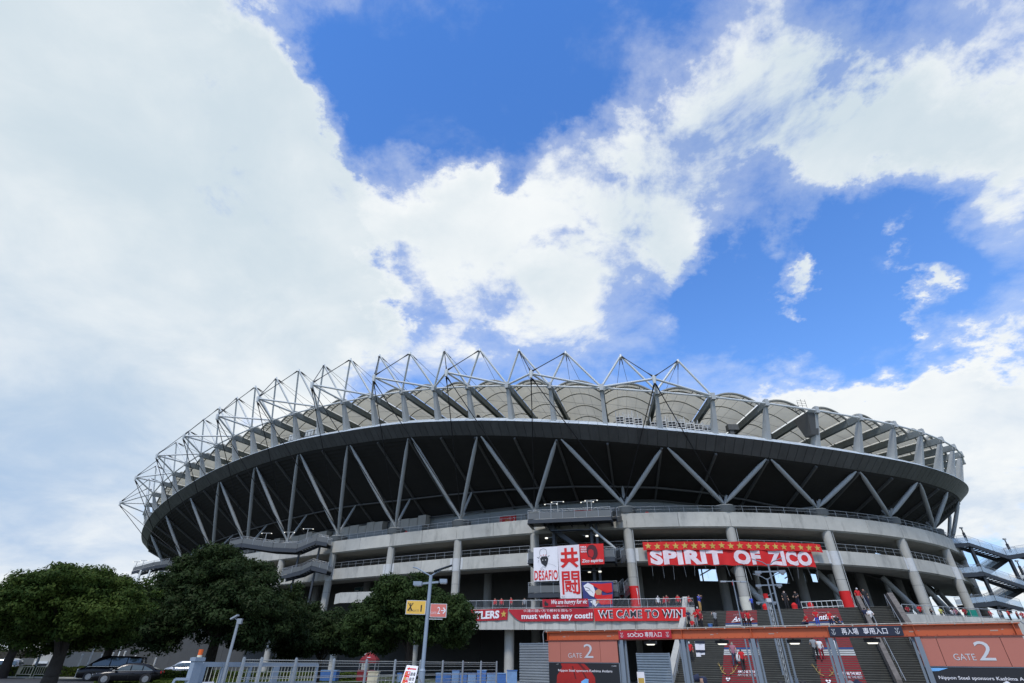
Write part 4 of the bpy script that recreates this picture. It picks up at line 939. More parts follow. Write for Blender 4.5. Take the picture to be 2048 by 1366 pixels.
b = thing('service_cage', 'dark sheet metal cabin hung from a roof beam with a thin cage ladder above', 'cabin')
s = 27.2; p = R(s, rim_off(s)+1.4, rim_h(s)+6.4); hd = np.interp(s,_S,_H); dx_, ou = Vector((math.cos(hd),math.sin(hd),0)), Vector((math.sin(hd),-math.cos(hd),0))
mb = MB(); mb.loft([[p+dx_*(a*w)+ou*(c*w2)+Vector((0,0,z)) for a, c in ((-1,-1),(1,-1),(1,1),(-1,1))] for z, w, w2 in ((.6,.95,1.6),(-2.6,.6,.7))]); mb.build('cabin', RIBM, b)
mb = MB(); c = p+Vector((0,0,1.2))-dx_*.3
for a, e in ((-.75,.5),(0,0),(.75,0)): mb.tube(c+dx_*(a)+ou*.4, c+dx_*a+ou*.4+Vector((0,0,2.2-e)), .03, n=4); mb.tube(c+dx_*(a)-ou*.4, c+dx_*a-ou*.4+Vector((0,0,2.2-e)), .03, n=4)
for j in range(5): mb.tube(c-dx_*.75+ou*.4+Vector((0,0,.3+.4*j)), c+dx_*.75+ou*.4+Vector((0,0,.3+.4*j)), .025, n=4)
mb.build('cage', RIBM, b)
b = thing('camera_scaffold', 'dark camera position with tarpaulin under the arches by the right posts', 'scaffold')
s = 16.5; p = R(s, rim_off(s)-1.2, rim_h(s)+2.5); mb = MB(); mb.box(p+Vector((0,0,2.2)), (1.6,1.0,.9)); mb.box(p+Vector((-.3,0,1.0)), (.6,.6,1.6)); mb.build('camera_housing', RIBM, b)
mb = MB(); mb.loft([[R(s, o, rim_h(s)+z) for o, z in ((rim_off(s)-.3,2.4),(rim_off(s)-.3,3.3),(rim_off(s)-.5,3.35),(rim_off(s)-.5,2.4))] for s in (17.6,18.5,19.4)]); mb.build('tarpaulin', mat('pale_tarp', (.45,.52,.58), .5, var=.1), b)

# ------------------------------------------------------------------ street lamps and signs
def sign_lamp():
    Y = 28.0; b0 = at_y(846, 1330, Y); top = at_y(858, 1150, Y).z; b0.z = 0
    b = thing('sign_lamp_post', 'tall pale blue lamp post carrying a yellow and a coral gate board', 'lamp post', loc=b0)
    V = Vector; mb = MB(); mb.tube((0,0,1.4), (0,0,top), .095, .085, n=14); mb.build('pole', BLUEP, b)
    mb = MB(); mb.tube((0,0,0), (0,0,1.38), .14, .135, n=14); mb.tube((0,0,1.38), (0,0,1.48), .15, .10, n=14); mb.build('pole_base', BLUEP, b)
    mb = MB(); mb.poly([V((0,0,top-.05)), V((-.35,0,top+.12)), V((-.75,0,top+.32)), V((-.95,0,top+.36))], .03); mb.poly([V((0,0,top-.05)), V((.3,0,top+.15)), V((.5,0,top+.25))], .035); mb.build('top_arm', BLUEP, b)
    mb = MB(); d = V((.9,0,.30)).normalized(); c = V((.60,0,top+.32)); y = V((0,1,0)); mb.box(c, (.95,.34,.045), ax=(d, y, d.cross(y))); mb.build('solar_panel', mat('solar_cells', (.02,.025,.035), .25, var=.1), b)
    mb = MB(); mb.bar((-.40,0,top-.40), (.42,0,top-.32), .09, .09); o = mb.build('lamp_bar', BLUEP, b)
    for x, z, w in ((-.62,top-.40,.42),(.66,top-.28,.36)): mb = MB(); mb.box((x,0,z), (w,.34,.17)); mb.box((x,0,z-.10), (w*.8,.26,.04), m=1); mb.build('lamp_head', [BLUEP, SILV], b)
    def board(x0, x1, z0, z1, dz, m, nm, yaw):
        c, s = math.cos(yaw), math.sin(yaw)
        fn_ = lambda u, v, e=0: V(((x0+(x1-x0)*u)*c, (x0+(x1-x0)*u)*s-.07-e, z0+(z1-z0)*v+dz*u))
        mb = MB(); mb.loft([[fn_(u, v, e) for u, v in ((0,0),(1,0),(1,1),(0,1))] for e in (-.14, 0)]); o = mb.build('sign_box', SILV, b)
        mb = MB(); mb.add([fn_(u, v, .004) for u, v in ((.03,.04),(.97,.04),(.97,.96),(.03,.96))], [(0,1,2,3)]); mb.build('sign_face', m, o)
        return fn_
    k = 39.0; z = lambda py: at_y(850, py, Y).z
    f1 = board(-1.06, -.10, z(1229.5), z(1201.5), 0, mat('amber_board', (.78,.47,.07), .5, var=.03), 'amber', 0.12)
    letter('1', f1, (.74,.20,.80,.68), BLACK, b, eps=.01); letter('GATE', f1, (.36,.20,.66,.34), RIBM, b, weight=-.01, eps=.01)
    patch(outline([(.10,.82),(.34,.24)], .028)+outline([(.34,.82),(.10,.24)], .028)+outline([(.22,.72),(.22,.18)], .022)+outline([(.14,.22),(.21,.55)], .018)+outline([(.30,.22),(.23,.55)], .018)+[ell(.22,.76,.03,.04,8)], f1, BLACK, b, 'crossed_mark', eps=.012)
    f2 = board(.12, .92, z(1234.5), z(1207), 0, mat('coral_board', (.62,.17,.13), .5, var=.03), 'coral', 0.12)
    letter('2', f2, (.44,.25,.62,.76), WHITE, b, eps=.01); letter('GATE', f2, (.05,.24,.40,.40), WHITE, b, weight=-.01, eps=.01); patch(outline([(.66,.5),(.93,.5)], .06)+outline([(.80,.72),(.93,.5),(.80,.28)], .06), f2, WHITE, b, 'arrow', eps=.01)
    mb = MB(); mb.bar((.1,-.05,z(1238)), (.75,-.0,z(1238)), .03, .03); mb.build('sign_bracket', SILV, b)
sign_lamp()
def twin_lamp(loc, H, label, rz):
    b = thing('street_lamp', label, 'lamp post', 'twin lamps on the plaza', loc=loc, rz=rz); V = Vector
    mb = MB(); mb.tube((0,0,1.2), (0,0,H), .06, .05, n=10); mb.tube((0,0,0), (0,0,1.2), .10, .09, n=10); mb.build('pole', POSTM, b)
    for sg in (-1, 1):
        mb = MB(); mb.poly([V((0,0,H-.1)), V((sg*.3,0,H+.12)), V((sg*.85,0,H+.32))], .028, 5); mb.build('top_arm', POSTM, b)
        mb = MB(); mb.bar((0,0,H-.42), (sg*.55,0,H-.42), .07, .07); mb.box((sg*.66,0,H-.45), (.34,.28,.15)); mb.tube((sg*.66,0,H-.62), (sg*.66,0,H-.52), .07, .12, n=8, m=1); mb.build('lamp_head', [POSTM, SILV], b)
    return b
for px, py, H, lb in ((1536,1128,6.9,'twin street lamp nearest the gate, its head over the banner'),(1534,1157,6.9,'second twin street lamp behind the gate'),(1530,1194,6.9,'third twin street lamp, standing lower at the stair foot')):
    p = at_h(px, py, H); twin_lamp((p.x,p.y,0), H, lb, -.3)
p = at_h(1409,1130,6.0)
b = thing('lattice_mast', 'slender aluminium lattice mast with cables beside the twin lamps', 'mast', loc=(*at_y(1560,1300,33.5)[:2],0)); V = Vector
mb = MB(); hm = at_y(1550,1205,33.5).z
for k in range(3): a = k*2*PI/3; mb.tube((.10*math.cos(a),.10*math.sin(a),0), (.10*math.cos(a),.10*math.sin(a),hm), .022, n=5)
mb.build('chord', GALV, b); mb = MB(); n = int(hm/.3)
for j in range(n):
    for k in range(3):
        a, c = k*2*PI/3, (k+1)*2*PI/3; z0, z1 = j*.3, j*.3+.3; mb.tube((.10*math.cos(a),.10*math.sin(a),z0), (.10*math.cos(c),.10*math.sin(c),z1), .012, n=4)
tag(mb.build('lacing', GALV, b), kind='stuff'); mb = MB(); mb.box((0,0,hm+.12), (.28,.2,.2)); mb.box((-.1,0,hm+.34), (.2,.2,.25), m=1); mb.build('mast_head', [SILV, RED], b)
p = at_y(1488,1290,39); b = thing('cctv_pole', 'thin leaning pole with a twin lamp arm in front of the ivory column', 'pole', loc=(*at_y(1490,1280,41)[:2],0))
mb = MB(); hz = at_y(1478,1160,41).z; mb.tube((0,0,0), (0,0,hz), .06, .04, n=8); mb.build('pole', POSTM, b); mb = MB(); mb.bar((-.7,0,hz-.1), (.7,0,hz-.1), .05, .05); mb.box((-.75,0,hz-.12), (.4,.2,.1)); mb.box((.75,0,hz-.12), (.4,.2,.1)); mb.build('lamp_bar', RAILM, b)

# ------------------------------------------------------------------ fence and sliding gate along the car park
fo, fd = Vector((-8.2,23.0,0)), Vector((.468,.883,0)).normalized(); fnrm = Vector((-fd.y, fd.x, 0)); fz = math.atan2(fd.y, fd.x)
FP = lambda t, o, z: fo+fd*t+fnrm*o+Vector((0,0,z))
fence = thing('mesh_fence', 'galvanised wire mesh fence with square posts running towards the gate', 'fence')
fts = [-2.35,-1.6,0,2,4,6,8,10,12,14,15.9]
for t in fts: mb = MB(); mb.box(FP(t,-.05,.9), (.075,.075,1.80), rz=fz); mb.tube(FP(t,-.05,1.8), FP(t,-.05,1.83), .05, n=4); mb.build('fence_post', GALV, fence)
FW = mat('fence_wire', (.42,.42,.39), .5, metal=.3, var=.08)
for z, r in ((1.74,.014),(1.66,.010),(1.55,.010),(1.38,.010),(1.22,.010),(1.17,.014),(1.0,.010),(.85,.014),(.45,.012),(.12,.014)): mb = MB(); mb.tube(FP(fts[0],0,z), FP(fts[-1],0,z), r, n=5); mb.build('wire', FW, fence)
mb = MB()
for t in np.arange(fts[0], fts[-1], .10): mb.tube(FP(t,0,.1), FP(t,0,.98), .004, n=3, cap=False); mb.tube(FP(t,0,1.60), FP(t,0,1.78), .003, n=3, cap=False)
tag(mb.build('mesh', FW, fence), kind='stuff')
sg_ = thing('sliding_gate', 'pale blue sliding gate with cream bars at the car park exit', 'gate')
g_t0, g_t1, go = -3.5, 1.6, .45
mb = MB()
for z, h in ((1.60,.14),(.18,.14)): mb.bar(FP(g_t0,go,z), FP(g_t1,go,z), .08, h)
mb.build('rail', BLUEP, sg_)
for t, w in ((g_t0,.22),(g_t0+.85,.20),(-1.6,.08),(-.45,.26),(.42,.20),(g_t1,.10)): mb = MB(); mb.box(FP(t,go,.88), (w,.10,1.5), rz=fz); mb.build('stile', BLUEP, sg_)
mb = MB(); mb.bar(FP(g_t0,go,1.05), FP(g_t1,go,1.02), .05, .06); mb.build('mid_rail', BLUEP, sg_)
for t in np.arange(g_t0+.22, g_t1-.05, .155): mb = MB(); mb.tube(FP(t,go,.2), FP(t,go,1.55), .014, n=5); mb.build('bar', CREAM, sg_)
b = thing('gate_motor_post', 'blue grey drive post with an orange warning beacon at the sliding gate', 'post'); mb = MB(); mb.box(FP(-3.85,.3,.9), (.30,.22,1.8), rz=fz); mb.box(FP(-3.85,.3,1.74), (.36,.28,.10), rz=fz); mb.build('post', BLUEP, b)
mb = MB(); mb.tube(FP(-3.82,.3,1.80), FP(-3.82,.3,1.86), .075, n=12); mb.build('beacon_base', CREAM, b); mb = MB(); mb.tube(FP(-3.82,.3,1.86), FP(-3.82,.3,2.0), .07, .072, n=12); mb.tube(FP(-3.82,.3,2.0), FP(-3.82,.3,2.02), .075, n=12); mb.build('beacon', mat('orange_beacon', (.75,.13,.02), .3, var=.05), b)
mb = MB(); mb.bar(FP(-3.95,.25,1.2), FP(-4.25,.55,1.2), .07, .07); mb.bar(FP(-4.25,.55,1.2), FP(-4.4,.75,.3), .07, .07); mb.build('guard_arm', BLUEP, b)
b = thing('notice_board', 'small white notice with dark print tied on the sliding gate', 'notice'); f3 = lambda u, v, e=0: FP(-3.55+.42*u, .15-e, .80+.32*v); cloth(f3, WHITE, b, 'board', 3, 2, .01); letter('出入口', f3, (.1,.5,.9,.85), NAVY, b, eps=.006); letter('注意', f3, (.25,.12,.75,.40), RED, b, eps=.006)
b = thing('camera_post', 'grey pole beside the sliding gate with a tilted lamp and a junction box', 'post'); q = FP(-2.75,.25,0); hz = at_y(468,1247,q.y).z
mb = MB(); mb.tube(q, q+Vector((0,0,hz)), .05, n=10); mb.build('pole', GALV, b); mb = MB(); mb.box(q+Vector((.05,0,hz+.07)), (.16,.12,.17)); mb.build('junction_box', GALV, b)
mb = MB(); mb.box(q+Vector((-.17,0,hz+.20)), (.26,.16,.05), ax=(Vector((.86,0,.5)), Vector((0,1,0)), Vector((-.5,0,.86)))); mb.tube(q+Vector((-.05,0,hz+.1)), q+Vector((-.15,0,hz+.17)), .015, n=5); mb.build('lamp_head', GALV, b)

# metal shutters by the entrance
def shutter(name, label, p, q, z1, n, m):
    b = thing(name, label, 'shutter', 'ribbed metal gates beside the entrance'); p, q = Vector((*p,0)), Vector((*q,0)); d = (q-p).normalized(); nn = Vector((d.y,-d.x,0)); 
    for i in range(n):
        z = z1*(i+.5)/n; h = z1/n; mb = MB(); mb.loft([[e+nn*o+Vector((0,0,z+k)) for o, k in ((0,-h*.5),(.07,-h*.12),(.07,h*.22),(0,h*.46),(-.03,h*.46),(-.03,-h*.5))] for e in (p, q)]); mb.build('slat', m, b)
    mb = MB(); L = (q-p).length
    for t in (0, .5, 1): mb.bar(p+d*(L*t)-nn*.06, p+d*(L*t)-nn*.06+Vector((0,0,z1+.12)), .12, .12, up=(1,0,0))
    mb.bar(p+Vector((0,0,z1+.05)), q+Vector((0,0,z1+.05)), .14, .10); mb.build('frame', POSTM, b); return b
a, c = at_h(1040,1289,2.85), at_h(1112,1289,2.85)
shutter('ribbed_shutter', 'silver ribbed metal gate left of the smaller gate panel', at_y(1040,1300,46)[:2], at_y(1116,1300,43.5)[:2], at_y(1060,1289,45).z, 17, GALV)
shutter('ribbed_shutter', 'blue grey slatted metal gate seen under the members sign', at_y(1275,1330,52)[:2], at_y(1340,1330,50)[:2], at_y(1300,1309,51).z, 13, LOUV)
# ------------------------------------------------------------------ trees
def leafmat(name, c1, c2, c3):
    m = bpy.data.materials.new(name); m.use_nodes = True; nt = m.node_tree; N, L = nt.nodes, nt.links; b = N['Principled BSDF']; b.inputs['Roughness'].default_value = .7; b.inputs['Specular IOR Level'].default_value = .12
    g = N.new('ShaderNodeNewGeometry'); n = N.new('ShaderNodeTexNoise'); n.inputs['Scale'].default_value = .7; n.inputs['Detail'].default_value = 3; L.new(g.outputs['Position'], n.inputs['Vector'])
    r = N.new('ShaderNodeValToRGB'); e = r.color_ramp.elements; e[0].position = .3; e[0].color = (*c1,1); e[1].position = .7; e[1].color = (*c2,1); k = e.new(.5); k.color = (*[(a+d)/2 for a, d in zip(c1,c2)],1)
    mx = N.new('ShaderNodeMix'); mx.data_type = 'RGBA'; L.new(n.outputs[0], r.inputs[0]); L.new(r.outputs[0], mx.inputs[6]); mx.inputs[7].default_value = (*c3,1)
    mr = N.new('ShaderNodeMapRange'); mr.inputs[1].default_value = .75; mr.inputs[2].default_value = 1.0; mr.inputs[4].default_value = .6; L.new(g.outputs['Random Per Island'], mr.inputs[0]); L.new(mr.outputs[0], mx.inputs[0]); L.new(mx.outputs[2], b.inputs['Base Color'])
    t = N.new('ShaderNodeBsdfTranslucent'); L.new(mx.outputs[2], t.inputs[0]); ms = N.new('ShaderNodeMixShader'); ms.inputs[0].default_value = .22; L.new(b.outputs[0], ms.inputs[1]); L.new(t.outputs[0], ms.inputs[2]); L.new(ms.outputs[0], N['Material Output'].inputs[0])
    return m
LEAF_A = leafmat('leaf_yellow_green', (.024,.050,.010), (.060,.092,.016), (.10,.12,.025))
LEAF_B = leafmat('leaf_dark_green', (.017,.032,.010), (.032,.052,.015), (.050,.052,.024))
LEAF_C = leafmat('leaf_mid_green', (.020,.040,.011), (.040,.066,.017), (.055,.075,.022))
LEAF_H = leafmat('hedge_leaf', (.05,.085,.012), (.09,.125,.02), (.13,.13,.03))
BARK = mat('bark', (.045,.038,.03), .95, var=.35, scale=3, bump=.6)
def leaves(centers, radii, n, size, rng, squash=.85, shell=.42):
    """leaf quads spread through lobes, denser towards their skins"""
    c = np.array(centers); r = np.array(radii); w = (r**2); w = w/w.sum(); k = rng.choice(len(r), n, p=w)
    d = rng.normal(size=(n,3)); d /= np.linalg.norm(d, axis=1)[:,None]; rad = r[k]*(1-shell*rng.random(n)**1.8)*(1+.10*rng.normal(size=n)*.7)
    p = c[k]+d*rad[:,None]*np.array([1,1,squash])
    nrm = d*1.15+rng.normal(size=(n,3))*.42+np.array([0,0,.15]); nrm /= np.linalg.norm(nrm, axis=1)[:,None]
    t = np.cross(nrm, rng.normal(size=(n,3))); t /= np.linalg.norm(t, axis=1)[:,None]; bt = np.cross(nrm, t)
    s = size*(.6+.8*rng.random(n)); a = (t*s[:,None]); b = bt*(s*.48)[:,None]
    v = np.stack([p-a, p-b*1.0+a*.05, p+a, p+b+a*.05], 1).reshape(-1,3); f = np.arange(n*4).reshape(n,4)
    return v, f
def fastmesh(name, v, f, m):
    me = bpy.data.meshes.new(name); me.vertices.add(len(v)); me.vertices.foreach_set('co', v.ravel().astype(np.float32))
    me.loops.add(f.size); me.loops.foreach_set('vertex_index', f.ravel().astype(np.int32)); me.polygons.add(len(f)); me.polygons.foreach_set('loop_start', np.arange(0, f.size, 4, dtype=np.int32))
    me.update(calc_edges=True); me.materials.append(m); me.validate(); return me
def tree(name, label, base, cz, rx, ry, rz, n, size, m, seed, trunk_r=.3, lobes=26, lean=0, lobe_r=(.30,.46), group='broad leaved trees by the car park', flat=.25, clump=.5):
    rng = np.random.default_rng(seed); t = thing(name, label, 'tree', group, loc=(base[0], base[1], 0))
    cs, rs = [], []
    for i in range(lobes):
        d = rng.normal(size=3); d /= np.linalg.norm(d); d[2] = abs(d[2])*1.1-flat if rng.random() < .75 else d[2]*.7
        k = rng.uniform(.55,.80); cs.append((d[0]*rx*k, d[1]*ry*k, cz+d[2]*rz*k)); rs.append(rng.uniform(*lobe_r)*min(rx, rz*1.15, ry))
    for i in range(lobes*2):
        j = rng.integers(lobes); d = rng.normal(size=3); d /= np.linalg.norm(d); d[2] = abs(d[2])*.8-.15
        cs.append(tuple(np.array(cs[j])+d*rs[j]*.9)); rs.append(rs[j]*rng.uniform(.25,.45))
    # twig clumps over the lobes, each holding its own leaves
    C_, R_ = np.array(cs), np.array(rs); nc = int(n/150); k = rng.choice(len(rs), nc, p=R_**2/(R_**2).sum())
    d = rng.normal(size=(nc,3)); d /= np.linalg.norm(d, axis=1)[:,None]
    cc = C_[k]+d*(R_[k]*(1.0-.45*rng.random(nc)**2))[:,None]*np.array([1,1,.88]); cr_ = clump*(.55+.9*rng.random(nc))
    v, f = leaves(cc, cr_, n, size, rng, squash=.62, shell=.75); link('crown', fastmesh('crown', v, f, m), t)
    mb = MB(); top = Vector((lean, 0, cz-rz*.1)); pts = [Vector((0,0,-.1)), Vector((lean*.15,0,cz*.25)), Vector((lean*.5,.05,cz*.55)), top]
    for a, b, r0_, r1_ in zip(pts[:-1], pts[1:], (trunk_r*1.25,trunk_r*.95,trunk_r*.75), (trunk_r*.95,trunk_r*.75,trunk_r*.35)): mb.tube(a, b, r0_, r1_, n=12)
    mb.build('trunk', BARK, t)
    for i in range(9):
        mb = MB(); j = rng.integers(lobes); e = Vector(cs[j]); st = pts[1].lerp(pts[3], rng.uniform(.15,.8)); mdl = st.lerp(e, .5)+Vector((0,0,.25))
        mb.tube(st, mdl, trunk_r*.42, trunk_r*.26, n=7); mb.tube(mdl, e, trunk_r*.26, trunk_r*.08, n=6); mb.build('limb', BARK, t)
    return t
def tree_px(name, label, pxc, Y, py_top, py_bot, wpx, n, size, m, seed, **k):
    a = at_y(pxc, py_top, Y); b = at_y(pxc, py_bot, Y); w = (at_y(pxc+wpx/2, (py_top+py_bot)/2, Y)-at_y(pxc-wpx/2, (py_top+py_bot)/2, Y)).x/2
    c = at_y(pxc, (py_top+py_bot)/2, Y); hz = (a.z-b.z)/2
    return tree(name, label, (c.x, Y), (a.z+b.z)/2, w, w*.95, hz, n, size, m, seed, **k)
tree_px('dense_tree', 'wide crowned yellow green tree with thick dark trunk at the car park edge', 160, 29, 1124, 1312, 330, 160000, .075, LEAF_A, 3, trunk_r=.33, lobes=30, lean=-.2, lobe_r=(.30,.62), flat=.45, clump=0.42)
tree_px('dense_tree', 'tallest dark round topped tree in front of the stadium', 450, 41, 1088, 1334, 350, 180000, .11, LEAF_B, 5, trunk_r=.4, lobes=34, lobe_r=(.24,.48), flat=.6, clump=0.58)
tree_px('dense_tree', 'small dark tree between the tall tree and the ball crowned tree', 650, 50, 1198, 1336, 190, 75000, .12, LEAF_B, 8, trunk_r=.22, lobes=22, flat=.6, lobe_r=(.28,.5), clump=0.6)
tree_px('dense_tree', 'ball crowned green tree behind the pale blue lamp post', 826, 37, 1136, 1324, 240, 130000, .095, LEAF_C, 13, trunk_r=.3, lobes=30, lobe_r=(.28,.5), flat=.6, clump=0.5)
tree_px('dense_tree', 'dark tree top rising behind the yellow green tree', 245, 55, 1124, 1334, 250, 80000, .14, LEAF_C, 21, trunk_r=.4, lobes=24, flat=.65, lobe_r=(.28,.5), clump=0.75)
tree_px('dense_tree', 'dark tree at the left border behind the wide crowned tree', 60, 58, 1132, 1326, 260, 75000, .14, LEAF_C, 34, trunk_r=.4, lobes=26, flat=.65, lobe_r=(.28,.5), clump=0.75)
# hedge and grass
def hedge(label, x0, x1, y, d, h, n, seed):
    rng = np.random.default_rng(seed); t = thing('hedge', label, 'hedge', 'clipped hedges round the car park', loc=((x0+x1)/2, y, 0)); L = x1-x0
    p = rng.random((n,3))*np.array([L, d, 1])-np.array([L/2, d/2, 0]); p[:,2] = h*(1-.5*rng.random(n)**2)*(1+.08*np.sin(p[:,0]*2.3))
    k = rng.random(n) < .45; p[k,1] = -d/2*(1-.15*rng.random(k.sum())); p[k,2] = h*rng.random(k.sum())
    v, f = leaves(p, np.full(n,.09), n, .09, rng); link('foliage', fastmesh('foliage', v, f, LEAF_H), t); mb = MB(); mb.box((0,0,h*.42), (L-.2, d-.25, h*.84)); mb.build('inner_twigs', BARK, t)
hedge('low clipped hedge behind the cream folding barriers', -66, -37, 60.5, 1.2, .95, 14000, 1)
hedge('tall dark far hedge closing the view under the trees', -150, -48, 132, 3.5, 3.6, 26000, 4)
hedge('low hedge strip behind the black sedan and the sliding gate', -36, -14, 62, 1.2, .7, 9000, 2)
sheet('turf', [(-34,50),(-7,44),(-7,62),(-34,66)], .006, GRASSM)
rng = np.random.default_rng(5); n = 26000; g = rng.random((n,2)); P_ = np.stack([-34+27*g[:,0], 50-6*g[:,0]+15*g[:,1], np.full(n,.05)], 1)
v, f = leaves(P_, np.full(n,.06), n, .10, rng); go_ = link('grass', fastmesh('grass', v, f, LEAF_H)); tag(go_, kind='stuff')
# kerb along the hedge
mb = MB(); mb.bar((-66,59.7,.06), (-37,59.7,.06), .15, .14); tag(mb.build('kerb', CONC), kind='structure')

# ------------------------------------------------------------------ vehicles
GLASSC = mat('car_glass', (.05,.075,.08), .08, var=.05, spec=.9); TYRE = mat('tyre_rubber', (.015,.015,.015), .8); RIMM = mat('alloy_rim', (.35,.35,.36), .3, metal=.8); CHROME = mat('chrome_trim', (.62,.63,.65), .15, metal=.9, var=.03); HLM = mat('headlight_lens', (.55,.58,.6), .1, var=.03); TAILM = mat('tail_light', (.35,.01,.01), .2); PLATE = mat('number_plate', (.7,.7,.68), .5)
def car(name, label, kind, paint, loc, rz):
    b = thing(name, label, {'van':'van','sedan':'car','hatch':'car'}[kind], 'vehicles in the car park', loc=(*loc,0), rz=rz)
    if kind == 'van': L, hw, H, belt, st, cab = 4.9, .92, 1.92, 1.12, [(-2.45,.70,.45,.98),(-2.38,.86,.28,1.10),(-1.9,.91,.22,1.14),(1.35,.92,.22,1.12),(1.75,.91,.22,1.08),(2.25,.86,.24,.98),(2.42,.78,.30,.86),(2.47,.66,.42,.72)], [(-2.36,1.10),(-2.22,1.84),(-1.6,1.90),(.55,1.92),(1.05,1.80),(1.95,1.08)]
    elif kind == 'sedan': L, hw, H, belt, st, cab = 4.75, .92, 1.44, .92, [(-2.38,.72,.42,.80),(-2.3,.84,.3,.95),(-1.6,.91,.20,.98),(.9,.92,.20,.93),(1.5,.91,.20,.88),(2.1,.85,.24,.78),(2.34,.76,.3,.66),(2.4,.6,.38,.56)], [(-1.95,.96),(-1.25,1.34),(-.55,1.44),(.15,1.42),(.5,1.33),(1.15,.92)]
    else: L, hw, H, belt, st, cab = 4.2, .86, 1.55, .95, [(-2.1,.70,.42,.85),(-2.02,.82,.28,.98),(-1.5,.86,.2,1.0),(.8,.86,.2,.96),(1.4,.85,.2,.92),(1.85,.80,.24,.82),(2.06,.70,.3,.70),(2.1,.58,.4,.6)], [(-2.0,.98),(-1.8,1.45),(-1.2,1.54),(.2,1.54),(.6,1.44),(1.35,.95)]
    mb = MB(); rings = [[Vector((x, s*y, z)) for s, y, z in ((1,w*.9,z0),(1,w,z0+.12),(1,w,(z0+z1)/2+.08),(1,w*.95,z1-.05),(1,w*.80,z1),(-1,w*.80,z1),(-1,w*.95,z1-.05),(-1,w,(z0+z1)/2+.08),(-1,w,z0+.12),(-1,w*.9,z0))] for x, w, z0, z1 in st]
    mb.loft(rings, smooth=True); body = mb.build('body', paint, b)
    mb = MB(); cr = []
    zr = max(z for x, z in cab)
    for x, z in cab:
        k = (z-belt)/(zr-belt); w = hw*(.94-.16*max(0,k)); cr.append([Vector((x, s*y, zz)) for s, y, zz in ((1,hw*.94,belt-.12),(1,w,max(z-.09,belt-.1)),(1,w*.86,z),(-1,w*.86,z),(-1,w,max(z-.09,belt-.1)),(-1,hw*.94,belt-.12))])
    mb.loft(cr, smooth=True); mb.build('cabin', paint, b)
    # glazing stands 6 mm proud of the cabin
    def side(x, k, s):
        xs = [c[0] for c in cab]; zs = [c[1] for c in cab]; zt = np.interp(x, xs, zs)-.13; z = belt+.02+(zt-belt-.02)*k; kk = (z-belt)/(zr-belt); return Vector((x, s*(hw*(.94-.16*max(0,kk))+.008), z))
    xb, xf = cab[0][0]+.22, cab[-1][0]-.42; cuts = [xb, xb+(xf-xb)*.30, xb+(xf-xb)*.64, xf]
    for s in (-1, 1):
        for p, q in zip(cuts[:-1], cuts[1:]):
            p += .04; q -= .04; mb = MB(); mb.add([side(p,.04,s), side(q,.04,s), side((p+q)/2+(q-p)*.5,1,s), side(p,1,s)], [(0,1,2,3)]); mb.build('side_window', GLASSC, b)
        mb = MB(); mb.bar((xb, s*(hw*.945+.004), belt+.0), (xf+.3, s*(hw*.945+.004), belt-.02), .012, .035); mb.build('window_trim', CHROME if kind != 'hatch' else BLACK, b)
        mb = MB(); mb.box((xf+.10, s*(hw+.10), belt+.08), (.14,.22,.16)); mb.build('wing_mirror', paint, b)
        for q in cuts[1:3]: mb = MB(); mb.box((q-.25, s*(hw+.008), belt-.20), (.2,.02,.035)); mb.build('door_handle', CHROME if kind == 'van' else paint, b)
        for q in cuts[:3]: mb = MB(); mb.box((q, s*(hw+.003), .66), (.012,.006,.66)); mb.build('door_seam', BLACK, b)
    (xa, za), (xc, zc) = cab[-1], cab[-2]; d = Vector((xa-xc, 0, za-zc)); nn = Vector((-d.z,0,d.x)).normalized(); nn = nn if nn.x > 0 else -nn
    mb = MB(); w0, w1 = hw*.83, hw*.66; c0, c1 = Vector((xa,0,za))-d*.06+nn*.012, Vector((xc,0,zc))+d*.06+nn*.012
    mb.add([c0+Vector((0,w0,0)), c0-Vector((0,w0,0)), c1-Vector((0,w1,0)), c1+Vector((0,w1,0))], [(0,1,2,3)]); mb.build('windscreen', GLASSC, b)
    (xa, za), (xc, zc) = cab[0], cab[1]; mb = MB(); mb.add([Vector((xa-.012,y,za+.06)) for y in (-hw*.8, hw*.8)]+[Vector((xc-.012,y,zc-.08)) for y in (hw*.66,-hw*.66)], [(0,1,2,3)]); mb.build('rear_window', GLASSC, b)
    fx = st[-2][0]; fz_ = st[-3][3]
    for s in (-1, 1):
        mb = MB(); mb.loft([[Vector((fx-.30+a, s*(hw*.60+b_), fz_-.16+c)) for a, b_, c in ((0,.26,0),(.28,-.02,-.05),(.28,-.02,.04),(0,.26,.10))], [Vector((fx-.24+a, s*(hw*.60+b_), fz_-.16+c)) for a, b_, c in ((0,.27,0),(.30,-.02,-.05),(.30,-.02,.04),(0,.27,.10))]]); mb.build('headlight', HLM, b)
        mb = MB(); mb.box((st[0][0]+.03, s*hw*.78, belt-.12), (.10,.18,.36 if kind == 'van' else .16)); mb.build('tail_light', TAILM, b)
    mb = MB()
    if kind == 'van':
        for i in range(5): mb.box((fx+.045, 0, .48+.09*i), (.05, 1.12-.03*i, .05))
        mb.box((fx+.05, 0, .88), (.06,1.2,.06))
        for s in (-1,1): mb.box((fx-.0, s*.68, .55), (.08,.10,.46))
        mb.box((fx+.02,0,.30), (.10,1.5,.07))
    else:
        for i in range(3): mb.box((st[-1][0]-.0, 0, .44+.06*i), (.06,.8,.03))
    mb.build('grille', CHROME if kind != 'hatch' else BLACK, b)
    mb = MB(); mb.box((st[-1][0]+.05, 0, .40), (.02,.34,.17)); mb.build('number_plate', PLATE, b)
    wb = L*.29
